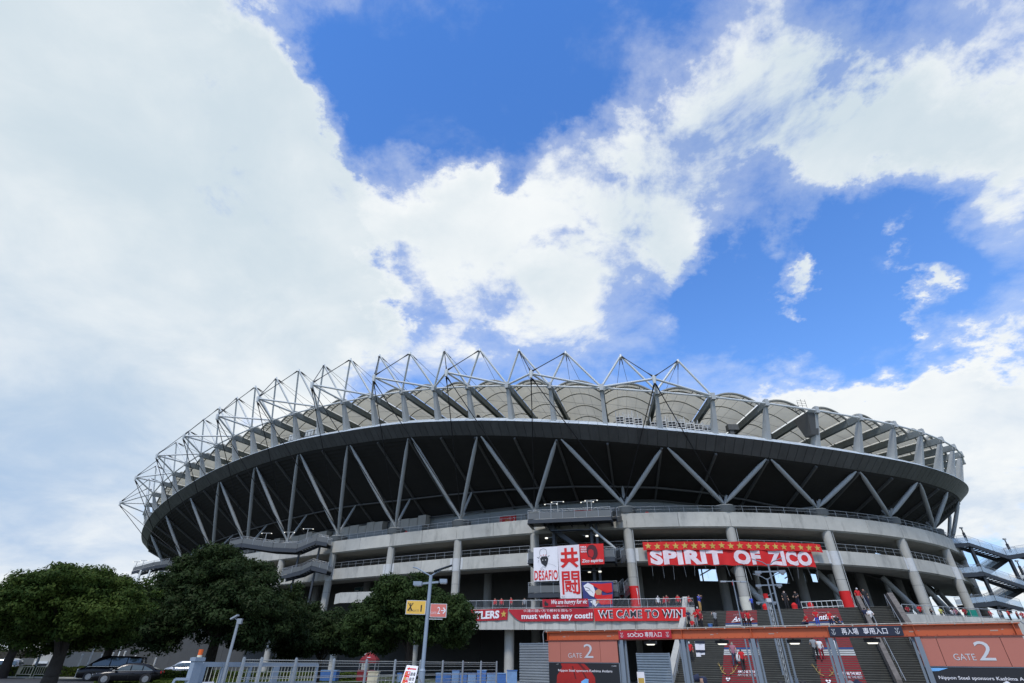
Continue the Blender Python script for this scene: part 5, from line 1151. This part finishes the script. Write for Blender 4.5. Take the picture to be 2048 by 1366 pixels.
    for x in (-wb-.02, wb+.05):
        for s in (-1, 1):
            R_ = .34 if kind != 'hatch' else .31; mb = MB(); mb.tube((x, s*(hw-.20), R_), (x, s*(hw+.015), R_), 1, n=20, prof=((0,R_*.9),(.1,R_),(.9,R_),(1,R_*.92))); w = mb.build('wheel', TYRE, b)
            mb = MB(); mb.tube((x, s*(hw-.02), R_), (x, s*(hw+.022), R_), R_*.66, n=16)
            mb.build('rim', RIMM, w); mb = MB()
            for k in range(5): a = k*2*PI/5; mb.bar((x, s*(hw+.028), R_), (x+R_*.62*math.cos(a), s*(hw+.028), R_+R_*.62*math.sin(a)), .02, .05, up=(0,1,0))
            mb.build('spokes', CHROME, w)
            mb = MB(); mb.tube((x, s*(hw-.05), R_+.02), (x, s*(hw+.004), R_+.02), R_*1.14, n=20); mb.build('wheel_arch', BLACK, b)
    return b
PBLK = mat('black_car_paint', (.006,.006,.007), .22, var=.02, spec=.35); PWHT = mat('white_car_paint', (.62,.63,.65), .2, var=.02, coat=.6); PSIL = mat('silver_car_paint', (.34,.36,.38), .25, metal=.5, var=.02, coat=.5); PGRN = mat('dark_teal_car_paint', (.01,.014,.016), .22, spec=.35)
c = at_h(186,1362,0); vz = math.radians(180+28)
car('parked_van', 'black minivan with broad chrome grille beside the thick tree trunk', 'van', PBLK, (c.x+.9, c.y+.6), vz)
c2 = at_h(262,1366.5,0); car('parked_car', 'low black saloon with wing headlights parked beside the minivan', 'sedan', PBLK, (c2.x+.2, c2.y-1.0), math.radians(180+22))
car('parked_van', 'second dark minivan half hidden behind the chrome grilled one', 'van', PGRN, (c.x-1.6, c.y+5.2), vz)
c = at_h(38,1346,0); car('parked_car', 'silver white car behind the hedge and the cream barriers', 'van', PWHT, (c.x+1.0, 66), math.radians(180+18))
car('parked_car', 'pale small car at the left border beyond the hedge', 'hatch', PSIL, (at_y(-4,1335,67).x, 67), math.radians(180+20))
c = at_y(340,1340,70); car('parked_car', 'silver grey car parked deep under the tall dark tree', 'hatch', PSIL, (c.x-.5,74), math.radians(190))

# ------------------------------------------------------------------ small things on the ground
def barrier(label, p, q, hatch):
    p, q = Vector((p.x,p.y,0)), Vector((q.x,q.y,0)); d = (q-p).normalized(); L = (q-p).length; n_ = Vector((-d.y,d.x,0)); b = thing('folding_barrier', label, 'barrier', 'cream folding barriers')
    mb = MB(); mb.tube(p+Vector((0,0,.95)), q+Vector((0,0,.95)), .03, n=6); mb.tube(p+Vector((0,0,.32)), q+Vector((0,0,.32)), .03, n=6)
    for e in (p, q): mb.tube(e+Vector((0,0,.05)), e+Vector((0,0,.95)), .03, n=6)
    mb.build('frame', CREAM, b)
    for i in range(1, 5): mb = MB(); e = p+d*(L*i/5); mb.tube(e+Vector((0,0,.32)), e+Vector((0,0,.95)), .022, n=5); mb.build('bar', CREAM, b)
    if hatch:
        mb = MB()
        for i in range(7): mb.tube(p+d*(.55*i/7)+Vector((0,0,.34)), p+d*(.55*(i+1)/7+.1)+Vector((0,0,.93)), .02, n=4)
        mb.build('hatching', CREAM, b)
    for e in (p, q): mb = MB(); mb.box(e+Vector((0,0,.03)), (.12,.6,.05), rz=math.atan2(d.y,d.x)); mb.build('foot', CREAM, b)
barrier('cream barrier with a hatched end nearest the left border', at_h(29,1356,0), at_h(58,1357,0), True)
barrier('cream barrier with open bars beside the hatched one', at_h(64,1356.5,0), at_h(86,1356.5,0), False)
p0_, p1_ = at_y(755,1361,41), at_y(795,1366,40); barrier('cream barrier behind the mesh fence beside the leaning sign', p0_, p1_, False)
b = thing('cream_cabinet', 'square cream cabinet behind the wire fence', 'cabinet', loc=(*at_y(746,1360,42)[:2],0)); mb = MB(); mb.box((0,0,.55), (.72,.5,1.1)); mb.build('case', CREAM, b); mb = MB(); mb.box((0,0,1.12), (.80,.58,.05)); mb.build('lid', CREAM, b); mb = MB(); mb.box((-.1,-.26,.6), (.5,.02,.9)); mb.build('door', CREAM, b)
b = thing('leaning_signboard', 'white signboard with a red arrow and columns of writing leaning by the lamp post', 'sign'); Ys = 26.5
q = [at_y(814,1331,Ys), at_y(836,1333,Ys), at_y(826,1376,Ys-.5), at_y(799,1375,Ys-.5)]
f4 = quad_fn(*q); cloth(f4, WHITE, b, 'board', 3, 3, .03); mb = MB(); mb.poly([v-Vector((0,-.02,0)) for v in q+[q[0]]], .02, 5); mb.build('board_frame', SILV, b)
patch([[(.08,.86),(.30,.93),(.30,.89),(.9,.89),(.9,.83),(.30,.83),(.30,.79)]], f4, RED, b, 'arrow', eps=.006); patch([[(.06,.02),(.48,.02),(.48,.74),(.06,.74)]], f4, RED, b, 'red_field', eps=.006)
for i, (tx, cx, m_) in enumerate((('入場口',.08,GOLD),('案内所',.28,WHITE),('自由席',.54,BLACK),('指定席',.76,BLACK))):
    for j, ch in enumerate(tx): letter(ch, f4, (cx,.54-.23*j,cx+.17,.71-.23*j), m_, b, weight=.02, eps=.012)
mb = MB(); mb.bar(q[1]+Vector((0,.1,-.3)), at_y(846,1372,27.2), .03, .03); mb.build('prop', SILV, b)
BLUET = mat('blue_tarpaulin', (.05,.14,.36), .55, var=.2, scale=1.5); BLUET2 = mat('pale_blue_tarpaulin', (.16,.28,.46), .55, var=.2, scale=1.5)
for i, (x0, x1) in enumerate(((640,672),(795,812),(872,902),(904,918),(920,934),(936,952),(954,972),(974,992),(994,1012),(1014,1034))):
    Y = 58-.9*i; a, c = at_y(x0,1348,Y), at_y(x1,1348,Y); zt = at_y(x0,1346 if i % 3 else 1340,Y).z
    b = thing('blue_sheet_stack', ('blue','pale blue')[i % 2]+' sheeted crate behind the fence '+('left of the cabinet','beside the leaning signboard','just right of the lamp post','fourth from the shutter pier','wide one in mid row','narrow one in mid row','two from the pier','just left of the pier','in front of the pier','closest to the ribbed shutter')[i], 'crate', 'blue sheeted crates under the deck')
    mb = MB(); mb.loft([[(a.x,Y,zz),(c.x,Y,zz),(c.x,Y+1.2,zz),(a.x,Y+1.2,zz)] for zz in (0, zt-.06)]); mb.build('crate', (BLUET,BLUET2)[i % 2], b); mb = MB(); mb.loft([[(a.x-.03,Y-.03,zz),(c.x+.03,Y-.03,zz),(c.x+.03,Y+1.23,zz),(a.x-.03,Y+1.23,zz)] for zz in (zt-.06, zt)]); mb.build('lid', (BLUET2,BLUET)[i % 2], b)
# red kiosk tent under the deck
kx = at_y(737,1340,60); b = thing('red_tent', 'red stall tent with a white crest on its roof under the deck', 'tent', loc=(kx.x,60,0)); w = .8; zt = at_y(737,1305,60).z; ze = at_y(737,1319,60).z
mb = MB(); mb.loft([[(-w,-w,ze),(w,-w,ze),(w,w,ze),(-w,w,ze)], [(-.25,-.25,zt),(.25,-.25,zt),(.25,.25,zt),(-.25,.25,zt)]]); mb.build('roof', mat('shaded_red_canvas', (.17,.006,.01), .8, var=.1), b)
mb = MB(); [mb.bar(a, c_, .02, .3) for a, c_ in (((-w,-w,ze-.15),(w,-w,ze-.15)),((w,-w,ze-.15),(w,w,ze-.15)),((-w,-w,ze-.15),(-w,w,ze-.15)))]; mb.build('valance', MATS['shaded_red_canvas'], b)
for x in (-1,1):
    for y in (-1,1): mb = MB(); mb.tube((x*w*.96,y*w*.96,0),(x*w*.96,y*w*.96,ze),.04,n=6); mb.build('leg', RAILM, b)
fk = quad_fn((-.9,-1.02,ze+(zt-ze)*.85),(.9,-1.02,ze+(zt-ze)*.85),(.9,-1.3,ze+.1),(-.9,-1.3,ze+.1)); fk2 = lambda u, v, e=0: Vector((-.36+.72*u, -w+.75*(.18+.62*v)-.03, ze+(zt-ze)*(.18+.62*v)+.03))
patch([ell(.5,.45,.42,.40,16)], fk2, WHITE, b, 'crest_print'); patch(outline([(.5,.15),(.5,.45),(.25,.68)], .10)+outline([(.5,.45),(.75,.68)], .10), lambda u, v, e=0: fk2(u, v)+Vector((0,-.02,.02)), RED, b, 'crest_antler')
mb = MB(); mb.box((0,-w*.9,.5), (1.7,.5,1.0)); mb.build('counter', MATS['shaded_red_canvas'], b)
for i, (px, py0, py1) in enumerate(((157,1309,1330),(176,1290,1328),(197,1309,1328),(219,1306,1328),(242,1303,1328),(265,1312,1330),(305,1316,1338))):
    q = at_y(px, py1, 64); b = thing('white_post', 'slim white post standing under the trees by the parked cars', 'post', 'slim white posts under the trees', loc=(q.x,64,0)); hz = at_y(px+5, py0, 64).z; mb = MB(); mb.tube((0,0,0),(0,0,hz),.085,n=8); mb.build('shaft', WSTEEL, b); mb = MB(); mb.tube((0,0,hz),(0,0,hz+.06),.11,.05,n=8); mb.build('cap', WSTEEL, b)
b = thing('slim_pole', 'pale blue leaning pole before the concrete wall at the left', 'pole', loc=(*at_y(70,1335,62)[:2],0)); mb = MB(); mb.tube((0,0,0),(0,0,at_y(82,1302,62).z),.13,.10,n=8); mb.build('shaft', BLUEP, b); mb = MB(); mb.box((0,0,.1),(.4,.4,.2)); mb.build('foot', BLUEP, b)
b = thing('service_block', 'low concrete block with dark openings at the left under the trees', 'building')
for x0, x1, py, m_ in ((-3,30,1316,CONC3),(60,112,1302,CONC3)):
    a, c = at_y(x0,1340,76), at_y(x1,1340,76); zt = at_y(x0,py,76).z; mb = MB(); mb.loft([[(a.x,76,z),(c.x,76,z),(c.x,84,z),(a.x,84,z)] for z in (0,zt)]); wl_ = mb.build('wall', m_, b)
    mb = MB(); mb.loft([[(a.x+(c.x-a.x)*t,75.95,z) for t, z in ((.1,0),(.55,0),(.55,zt*.45),(.1,zt*.45))], [(a.x+(c.x-a.x)*t,75.99,z) for t, z in ((.1,0),(.55,0),(.55,zt*.45),(.1,zt*.45))]]); mb.build('opening', BLACK, wl_)
    mb = MB(); mb.bar((a.x+(c.x-a.x)*.08,75.9,zt*.5),(a.x+(c.x-a.x)*.58,75.9,zt*.5),.1,.25); mb.build('lintel', WSTEEL, wl_)

# ------------------------------------------------------------------ people
SKIN = mat('skin', (.42,.25,.17), .6, var=.04); HAIR = mat('dark_hair', (.012,.010,.009), .6); 
def cl(n, c): return mat('cloth_'+n, c, .85, var=.10, scale=4)
CLO = {k: cl(k, v) for k, v in dict(red=(.50,.012,.015), darkred=(.26,.012,.02), white=(.66,.66,.66), black=(.015,.015,.017), navy=(.015,.02,.05), blue=(.03,.07,.40), jeans=(.035,.05,.085), grey=(.24,.25,.26), tan=(.46,.28,.10), pink=(.33,.13,.17), yellow=(.48,.50,.12), khaki=(.25,.25,.2)).items()}
def body_mesh(pose):
    V = Vector; J = {}
    J['pel']=(V((0,0,.93)),.135,2); J['sp']=(V((0,.01,1.14)),.13,1); J['ch']=(V((0,.02,1.36)),.15,1); J['ne']=(V((0,.01,1.49)),.06,0); J['hd']=(V((0,-.02,1.58)),.098,0); J['ht']=(V((0,-.01,1.67)),.085,4)
    for n, s in (('l',-1),('r',1)):
        J['sh'+n]=(V((s*.18,.02,1.42)),.068,1); J['el'+n]=(V((s*.245,.05,1.15)),.05,1); J['wr'+n]=(V((s*.25,-.03,.92)),.035,0); J['ha'+n]=(V((s*.25,-.07,.83)),.04,0)
        J['hi'+n]=(V((s*.095,0,.88)),.105,2); J['kn'+n]=(V((s*.105,-.01,.49)),.072,2); J['an'+n]=(V((s*.11,.02,.10)),.048,2); J['to'+n]=(V((s*.125,-.13,.045)),.045,3)
    def mv(k, p): J[k] = (V(p), J[k][1], J[k][2])
    if pose == 'walk':
        mv('knl',(-.10,-.20,.52)); mv('anl',(-.10,-.16,.13)); mv('tol',(-.11,-.31,.09)); mv('knr',(.10,.08,.48)); mv('anr',(.11,.28,.14)); mv('tor',(.12,.16,.05)); mv('ell',(-.24,.14,1.17)); mv('wrl',(-.25,.12,.94)); mv('hal',(-.25,.10,.85)); mv('elr',(.24,-.04,1.16)); mv('wrr',(.24,-.20,1.0)); mv('har',(.23,-.27,.94))
    if pose == 'photo':
        for n, s in (('l',-1),('r',1)): mv('el'+n,(s*.26,-.16,1.26)); mv('wr'+n,(s*.14,-.30,1.47)); mv('ha'+n,(s*.07,-.33,1.55))
    if pose == 'sit':
        for k in list(J): J[k] = (J[k][0]-V((0,0,.47)), J[k][1], J[k][2])
        for n, s in (('l',-1),('r',1)): mv('kn'+n,(s*.14,-.42,.50)); mv('an'+n,(s*.13,-.44,.10)); mv('to'+n,(s*.14,-.58,.05)); mv('wr'+n,(s*.17,-.30,.58)); mv('ha'+n,(s*.14,-.37,.55)); mv('el'+n,(s*.26,-.06,.68))
    if pose == 'lean':
        for n, s in (('l',-1),('r',1)): mv('el'+n,(s*.27,-.14,1.18)); mv('wr'+n,(s*.16,-.32,1.12)); mv('ha'+n,(s*.08,-.37,1.12))
        for k in ('ne','hd','ht','ch'): J[k] = (J[k][0]+V((0,-.06,-.01)), J[k][1], J[k][2])
    E = [('pel','sp'),('sp','ch'),('ch','ne'),('ne','hd'),('hd','ht')]
    for n in 'lr': E += [('ch','sh'+n),('sh'+n,'el'+n),('el'+n,'wr'+n),('wr'+n,'ha'+n),('pel','hi'+n),('hi'+n,'kn'+n),('kn'+n,'an'+n),('an'+n,'to'+n)]
    ks = list(J); me = bpy.data.meshes.new('figure'); me.from_pydata([J[k][0] for k in ks], [(ks.index(a), ks.index(b)) for a, b in E], [])
    o = bpy.data.objects.new('figure', me); COL.objects.link(o); o.modifiers.new('s', 'SKIN'); 
    for i, k in enumerate(ks): sv = me.skin_vertices[0].data[i]; sv.radius = (J[k][1],)*2; sv.use_root = (k == 'pel')
    sb = o.modifiers.new('d', 'SUBSURF'); sb.levels = 1; sb.render_levels = 1
    bpy.context.view_layer.update(); m2 = bpy.data.meshes.new_from_object(o.evaluated_get(bpy.context.evaluated_depsgraph_get())); bpy.data.objects.remove(o)
    m2.name = 'person'; m2.materials.clear()
    for m_ in (SKIN, CLO['red'], CLO['navy'], CLO['black'], HAIR): m2.materials.append(m_)
    hc = J['hd'][0]
    for p in m2.polygons:
        c = p.center; best = None
        for a, b in E:
            A, B = J[a][0], J[b][0]; d = B-A; t = min(1, max(0, (c-A).dot(d)/d.dot(d))); q = (c-(A+d*t)).length-(J[a][1]*(1-t)+J[b][1]*t)
            if best is None or q < best[0]: best = (q, J[a][2] if t < .55 else J[b][2], a, b, t)
        sl = best[1]
        if best[2] in ('pel',) and best[3] == 'sp': sl = 1 if best[4] > .1 else 2
        if best[2][:2] == 'sh' and best[4] > .62: sl = 0
        if best[2][:2] == 'an': sl = 3
        if (c-hc).length < .17 and c.z > hc.z-.09: sl = 4 if (c.z > hc.z+.045 or (c.y > hc.y+.035 and c.z > hc.z-.06)) else 0
        p.material_index = sl; p.use_smooth = True
    return m2
POSE = {k: body_mesh(k) for k in ('stand','walk','photo','sit','lean')}
FACING = {'cam': 0, 'up': PI, 'l': -PI/2, 'r': PI/2}
def person(label, pos, pose, shirt, trousers, face=0.0, h=1.0, hair=None, shoes='black', mask=False):
    o = link('person', POSE[pose]); o.location = pos; o.rotation_euler = (0,0,face); o.scale = (h,h,h); tag(o, label, 'person', 'football supporters')
    for i, m_ in ((1,CLO[shirt]),(2,CLO[trousers]),(3,CLO[shoes]),(4,HAIR if hair is None else CLO[hair])): o.material_slots[i].link = 'OBJECT'; o.material_slots[i].material = m_
    z0 = {'sit':1.11}.get(pose, 1.58)
    if mask: mb = MB(); mb.loft([[Vector((x*.052, -.115-.02*(1-abs(x)) , z0-.035+z)) for x in (-1,-.4,.4,1)] for z in (-.03,.03)], closed=False, caps=False); mb.build('face_mask', CLO['white'], o)
    if hair is None: pass
    else: mb = MB(); mb.tube((0,-.08,z0+.055),(0,-.19,z0+.035),.075,.06,n=10); mb.build('cap_peak', CLO[hair], o)
    return o
# points on the stairs / deck
_sn_ = (O_*TR+Vector((0,0,-RI))).normalized(); _nrm = A_.cross(_sn_)
def on_stair(px, py):
    d = ray(px, py); k = _nrm.dot(TL-Vector((0,0,EYE)))/_nrm.dot(d); p = Vector((0,0,EYE))+d*k; r = (p-TL).dot(O_); w = (p-TL).dot(A_); i = max(0, min(NS-1, math.ceil(r/TR-.35))); return stair(w, TR*(i-.5), DZ-RI*i if i > 0 else DZ)
def deck_pt(px, py_foot=None, o=1.2, line=None):      # a point on the deck just behind its railing
    a, c = line or (D0, D1); p = at_wall(px, 1200, a, c); n_ = Vector((p.x, p.y, 0)).normalized(); return Vector((p.x+n_.x*o, p.y+n_.y*o, DZ))
SF = math.atan2(O_.y, O_.x)+PI/2                      # facing down the stairs
UP_ = SF+PI
P = person
P('person in red shirt with cap standing at the head of the group by the parapet', on_stair(1400,1250), 'stand', 'red', 'black', SF, 1.0, 'white', mask=True)
P('person in red jersey and white trousers in the group by the parapet', on_stair(1394,1257), 'lean', 'red', 'grey', SF-.5)
P('person in dark jersey leftmost of the group by the parapet', on_stair(1380,1256), 'lean', 'navy', 'black', SF+.5)
P('person in dark red jersey with bag in the group by the parapet', on_stair(1405,1258), 'stand', 'darkred', 'black', SF-.7)
P('child in red shirt crouching lowest in the group by the parapet', on_stair(1386,1260), 'sit', 'red', 'grey', SF, .8)
P('person in pale grey jacket and black trousers alone on the upper stairs', on_stair(1434,1259), 'photo', 'grey', 'black', UP_+.6, 1.02, mask=True)
P('person with patterned red jersey climbing over the left printed logo', on_stair(1491,1258), 'walk', 'darkred', 'black', UP_)
P('person in plain red jersey beside the one on the left printed logo', on_stair(1501,1257), 'walk', 'red', 'black', UP_, .96)
P('person in red jersey seated left below the right printed logo', on_stair(1617,1257), 'sit', 'red', 'navy', SF-1.0)
P('person in red jersey with blue trousers on the right printed logo', on_stair(1638,1254), 'lean', 'red', 'blue', SF, .92)
P('person in red and yellow jersey below the right printed logo', on_stair(1666,1257), 'stand', 'red', 'navy', SF-.3, .9)
P('person in dark clothes sitting right of the red and yellow jersey', on_stair(1678,1257), 'sit', 'black', 'black', SF+.4)
P('person in dark clothes leaning at the stone parapet', on_stair(1741,1258), 'lean', 'navy', 'black', UP_-.4, 1.05)
P('person in pale blue shirt beside the dark one at the stone parapet', on_stair(1750,1259), 'lean', 'white', 'black', SF+.3, 1.0)
pk_ = P('person in pink checked shirt and jeans climbing with a white bag', on_stair(1472,1336), 'walk', 'pink', 'jeans', UP_, 1.12, 'khaki')
P('person in red coat walking up behind the gate post', on_stair(1489,1344), 'walk', 'red', 'black', UP_+.3, 1.0)
P('child in red shirt and white cap by the left parapet below the beam', on_stair(1384,1324), 'stand', 'red', 'black', SF, .98, 'white', mask=True)
P('person with grey top and black leggings climbing left of the second post', on_stair(1636,1323), 'walk', 'grey', 'black', UP_, 1.08)
P('person in white top and red skirt climbing behind the second post', on_stair(1647,1321), 'walk', 'white', 'darkred', UP_, 1.0)
P('photographer in blue jacket and tan trousers at the stair head', stair(1.2,-.5,DZ), 'photo', 'blue', 'tan', SF+1.2, 1.05, mask=True)
P('person in bright blue shirt sitting under the ivory column', stair(6.6,-.4,DZ-.1), 'lean', 'blue', 'navy', SF-2.6, .82)
P('person in black coat tall on the deck behind the lamps', stair(9.9,-1.6,DZ), 'stand', 'black', 'black', SF+.4, 1.12, mask=True)
P('person in black with red sleeve bending on the deck behind the lamps', stair(11.0,-1.9,DZ), 'lean', 'black', 'navy', SF-.6, 1.08)
P('person in red and white jersey at the stone parapet top', stair(16.6,-1.0,DZ), 'stand', 'red', 'black', SF+.3, 1.05, 'white')
P('person in dark jacket just behind the one at the parapet top', stair(17.2,-1.8,DZ), 'stand', 'black', 'navy', SF-.2, 1.05)
for px, sh, lb in ((990,'red','leftmost on the deck above the gold star banner'),(1003,'red','second on the deck above the gold star banner'),(1022,'red','third on the deck above the gold star banner'),(1049,'grey','on the deck left of the narrow banner'),(1316,'white','on the deck above the black lettered banner'),(1328,'red','left of the pair above the black lettered banner'),(1334,'darkred','right of the pair above the black lettered banner'),(1356,'red','on the deck near the end of the railing')):
    P('person in %s top '%{'darkred':'dark red'}.get(sh,sh)+lb, deck_pt(px), 'stand', sh, 'black', SF+RNG.uniform(-.6,.6), RNG.uniform(.9,1.0), 'white' if sh == 'white' else None)
P('person in red shirt seated at the end of the left railing', deck_pt(1378)+Vector((0,0,.35)), 'sit', 'red', 'black', SF+1.0)
LR = ((45.7,65.5),(65.,71.9))
for px, sh, o, lb in ((1808,'darkred',.8,'first after the parapet on the right deck'),(1832,'red',.8,'hunched behind the rail on the right deck'),(1853,'black',1.5,'before the plain column on the right deck'),(1872,'yellow',.9,'on the right deck'),(1893,'white',.9,'next to the yellow one on the right deck'),(1901,'pink',.9,'on the right deck'),(1919,'darkred',.9,'just left of the green wrapped column'),(1968,'red',.9,'just right of the green wrapped column'),(1986,'grey',.9,'on the right deck beyond the green column')):
    P('person in %s top '%{'darkred':'dark red'}.get(sh,sh)+lb, deck_pt(px, o=o, line=LR)+Vector((0,0,-.25)), 'lean', sh, 'black', math.pi*.0+RNG.uniform(-.8,.8), RNG.uniform(.82,.95))
LR2 = ((65,71.9),(74,77.5))
for px, sh, lb in ((2004,'red','left of the red trio at the right border'),(2020,'darkred','middle of the red trio at the right border'),(2030,'red','right of the red trio at the right border')):
    P('person in %s top '%{'darkred':'dark red'}.get(sh,sh)+lb, deck_pt(px, o=.9, line=LR2)+Vector((0,0,-.25)), 'lean', sh, 'black', RNG.uniform(-.8,.8), .9)
P('person in red jacket on the upper ring behind the railing', R(2.6,-1.3,19.6), 'lean', 'red', 'black', np.interp(2.6,_S,_H), 1.0)
P('person in dark jacket on the upper ring left of the beige units', R(-40.0,-1.4,19.7), 'lean', 'darkred', 'black', -.4, 1.0)
def crowd(px, py, Y, label, shirt, hair=None, face=PI, pose='stand'):
    p = at_y(px, py, Y); h = min(1.08, max(.8, p.z/1.735)); P(label, (p.x, p.y, 0), pose, shirt, 'black', face, h, hair)
crowd(1405,1344,12.0,'person in navy cap and mask seen from the side before the gate','navy','navy',PI+1.2)
crowd(1466,1358,12.5,'black haired person only head showing under the left carpet','black')
crowd(1559,1354,13.0,'black haired person in front of the lattice mast','navy')
crowd(1603,1354,14.0,'brown haired pair member left, before the stairs','khaki')
crowd(1612,1360,14.5,'dark haired pair member right, before the stairs','black')
crowd(1703,1358,13.0,'person with grey hood before the right carpet','grey','grey')
crowd(1716,1356,13.6,'person in dark blue cap before the right carpet','jeans','navy')
crowd(2018,1360,14.0,'person in white cap before the right sponsor board','white','white')
# bags, bucket, crates and red folding chairs
def bag(label, p, s=1.0, m=None):
    b = thing('plastic_bag', label, 'bag', 'white plastic bags', loc=p); mb = MB(); mb.loft([[Vector((s*w*math.cos(a)*.5, s*w*.55*math.sin(a)*.5, s*z)) for a in [2*PI*i/10 for i in range(10)]] for w, z in ((.25,0),(.34,.05),(.36,.2),(.28,.36),(.12,.44))], smooth=True); mb.build('sack', m or CLO['white'], b); mb = MB(); mb.poly([Vector((-.05*s,0,.43*s)), Vector((-.04*s,0,.56*s)), Vector((.04*s,0,.56*s)), Vector((.05*s,0,.43*s))], .008); mb.build('handles', m or CLO['white'], b)
q = on_stair(1477,1333); bag('white carrier bag hanging from the climber in pink', q+Vector((.12,-.1,.48)), 1.35); bag('white carrier bag swinging right of the second gate post', on_stair(1676,1318)+Vector((0,0,.75)), 1.5); bag('white carrier bag at the knee of the climber in white', on_stair(1642,1320)+Vector((0,0,.5)), .9)
q = on_stair(1421,1257); b = thing('blue_bucket', 'blue bucket standing on the upper stairs', 'bucket', loc=q); mb = MB(); mb.tube((0,0,0),(0,0,.36),.2,.25,n=14); mb.build('pail', BLUET, b); mb = MB(); mb.tube((0,0,.36),(0,0,.40),.27,n=14); mb.build('lid', BLUET2, b)
for i, (w, lb) in enumerate(((7.8,'left'),(10.6,'middle'),(12.1,'right'))):
    b = thing('red_helmet_bin', lb+' round red bin at the head of the stairs', 'bin', 'round red bins on the deck', loc=stair(w,-1.0,DZ)); mb = MB(); mb.tube((0,0,0),(0,0,.45),.26,.30,n=14); mb.tube((0,0,.45),(0,0,.62),.30,.12,n=14); mb.build('drum', RED, b); mb = MB(); mb.tube((0,0,.62),(0,0,.66),.1,n=8); mb.build('knob', RED, b)
b = thing('folding_barrier', 'white low barrier lying along the stair head', 'barrier', 'cream folding barriers'); mb = MB(); a, c = stair(11.3,-.7,DZ+.1), stair(15.0,-.7,DZ+.1)
for z in (.05,.55): mb.tube(a+Vector((0,0,z)), c+Vector((0,0,z+.05)), .035, n=6)
mb.build('frame', WSTEEL, b); 
for i in range(9): mb = MB(); e = a.lerp(c, i/8); mb.tube(e-Vector((0,0,.1)), e+Vector((0,0,.6)), .025, n=5); mb.build('bar', WSTEEL, b)
b = thing('flag_pole', 'dark furled flag leaning before the ivory column', 'flag'); a, c = on_stair(1489,1240), at_y(1464,1165,57); mb = MB(); mb.tube(a+Vector((0,-.2,.6)), c, .035, n=6); mb.build('pole', POSTM, b); mb = MB(); mb.tube(a.lerp(c,.45)+Vector((0,-.1,.3)), c+Vector((0,-.02,0)), .12, .04, n=8); mb.build('furled_cloth', NAVY, b); mb = MB(); mb.tube(a.lerp(c,.9)+Vector((0,-.1,.1)), c+Vector((0,-.02,.1)), .08, .05, n=8); mb.build('red_tip', RED, b)
q = on_stair(1395,1309); b = thing('striped_flag', 'navy and white striped cloth hanging at the left parapet below the beam', 'flag'); fs = quad_fn(q+Vector((-.2,-.3,1.1)), q+Vector((.75,-.3,1.1)), q+Vector((.55,-.3,-.2)), q+Vector((-.25,-.3,-.2)), .03, 1); cloth(fs, WHITE, b, nu=10, nv=4); patch([[(0,.85),(1,.85),(1,1),(0,1)],[(0,.30),(1,.30),(1,.45),(0,.45)]], fs, NAVY, b, 'stripe', eps=.03)
b = thing('wall_poster', 'yellow and white notice on the inner side of the gate', 'poster'); f5 = lambda u, v, e=0: G(tps[0]+.5+.45*u, .62+.75*v, -.6+e); cloth(f5, WHITE, b, 'sheet', 2, 2, .01); patch([[(.1,.1),(.9,.1),(.9,.6),(.1,.6)]], f5, GOLD, b, 'yellow_print', eps=.006)
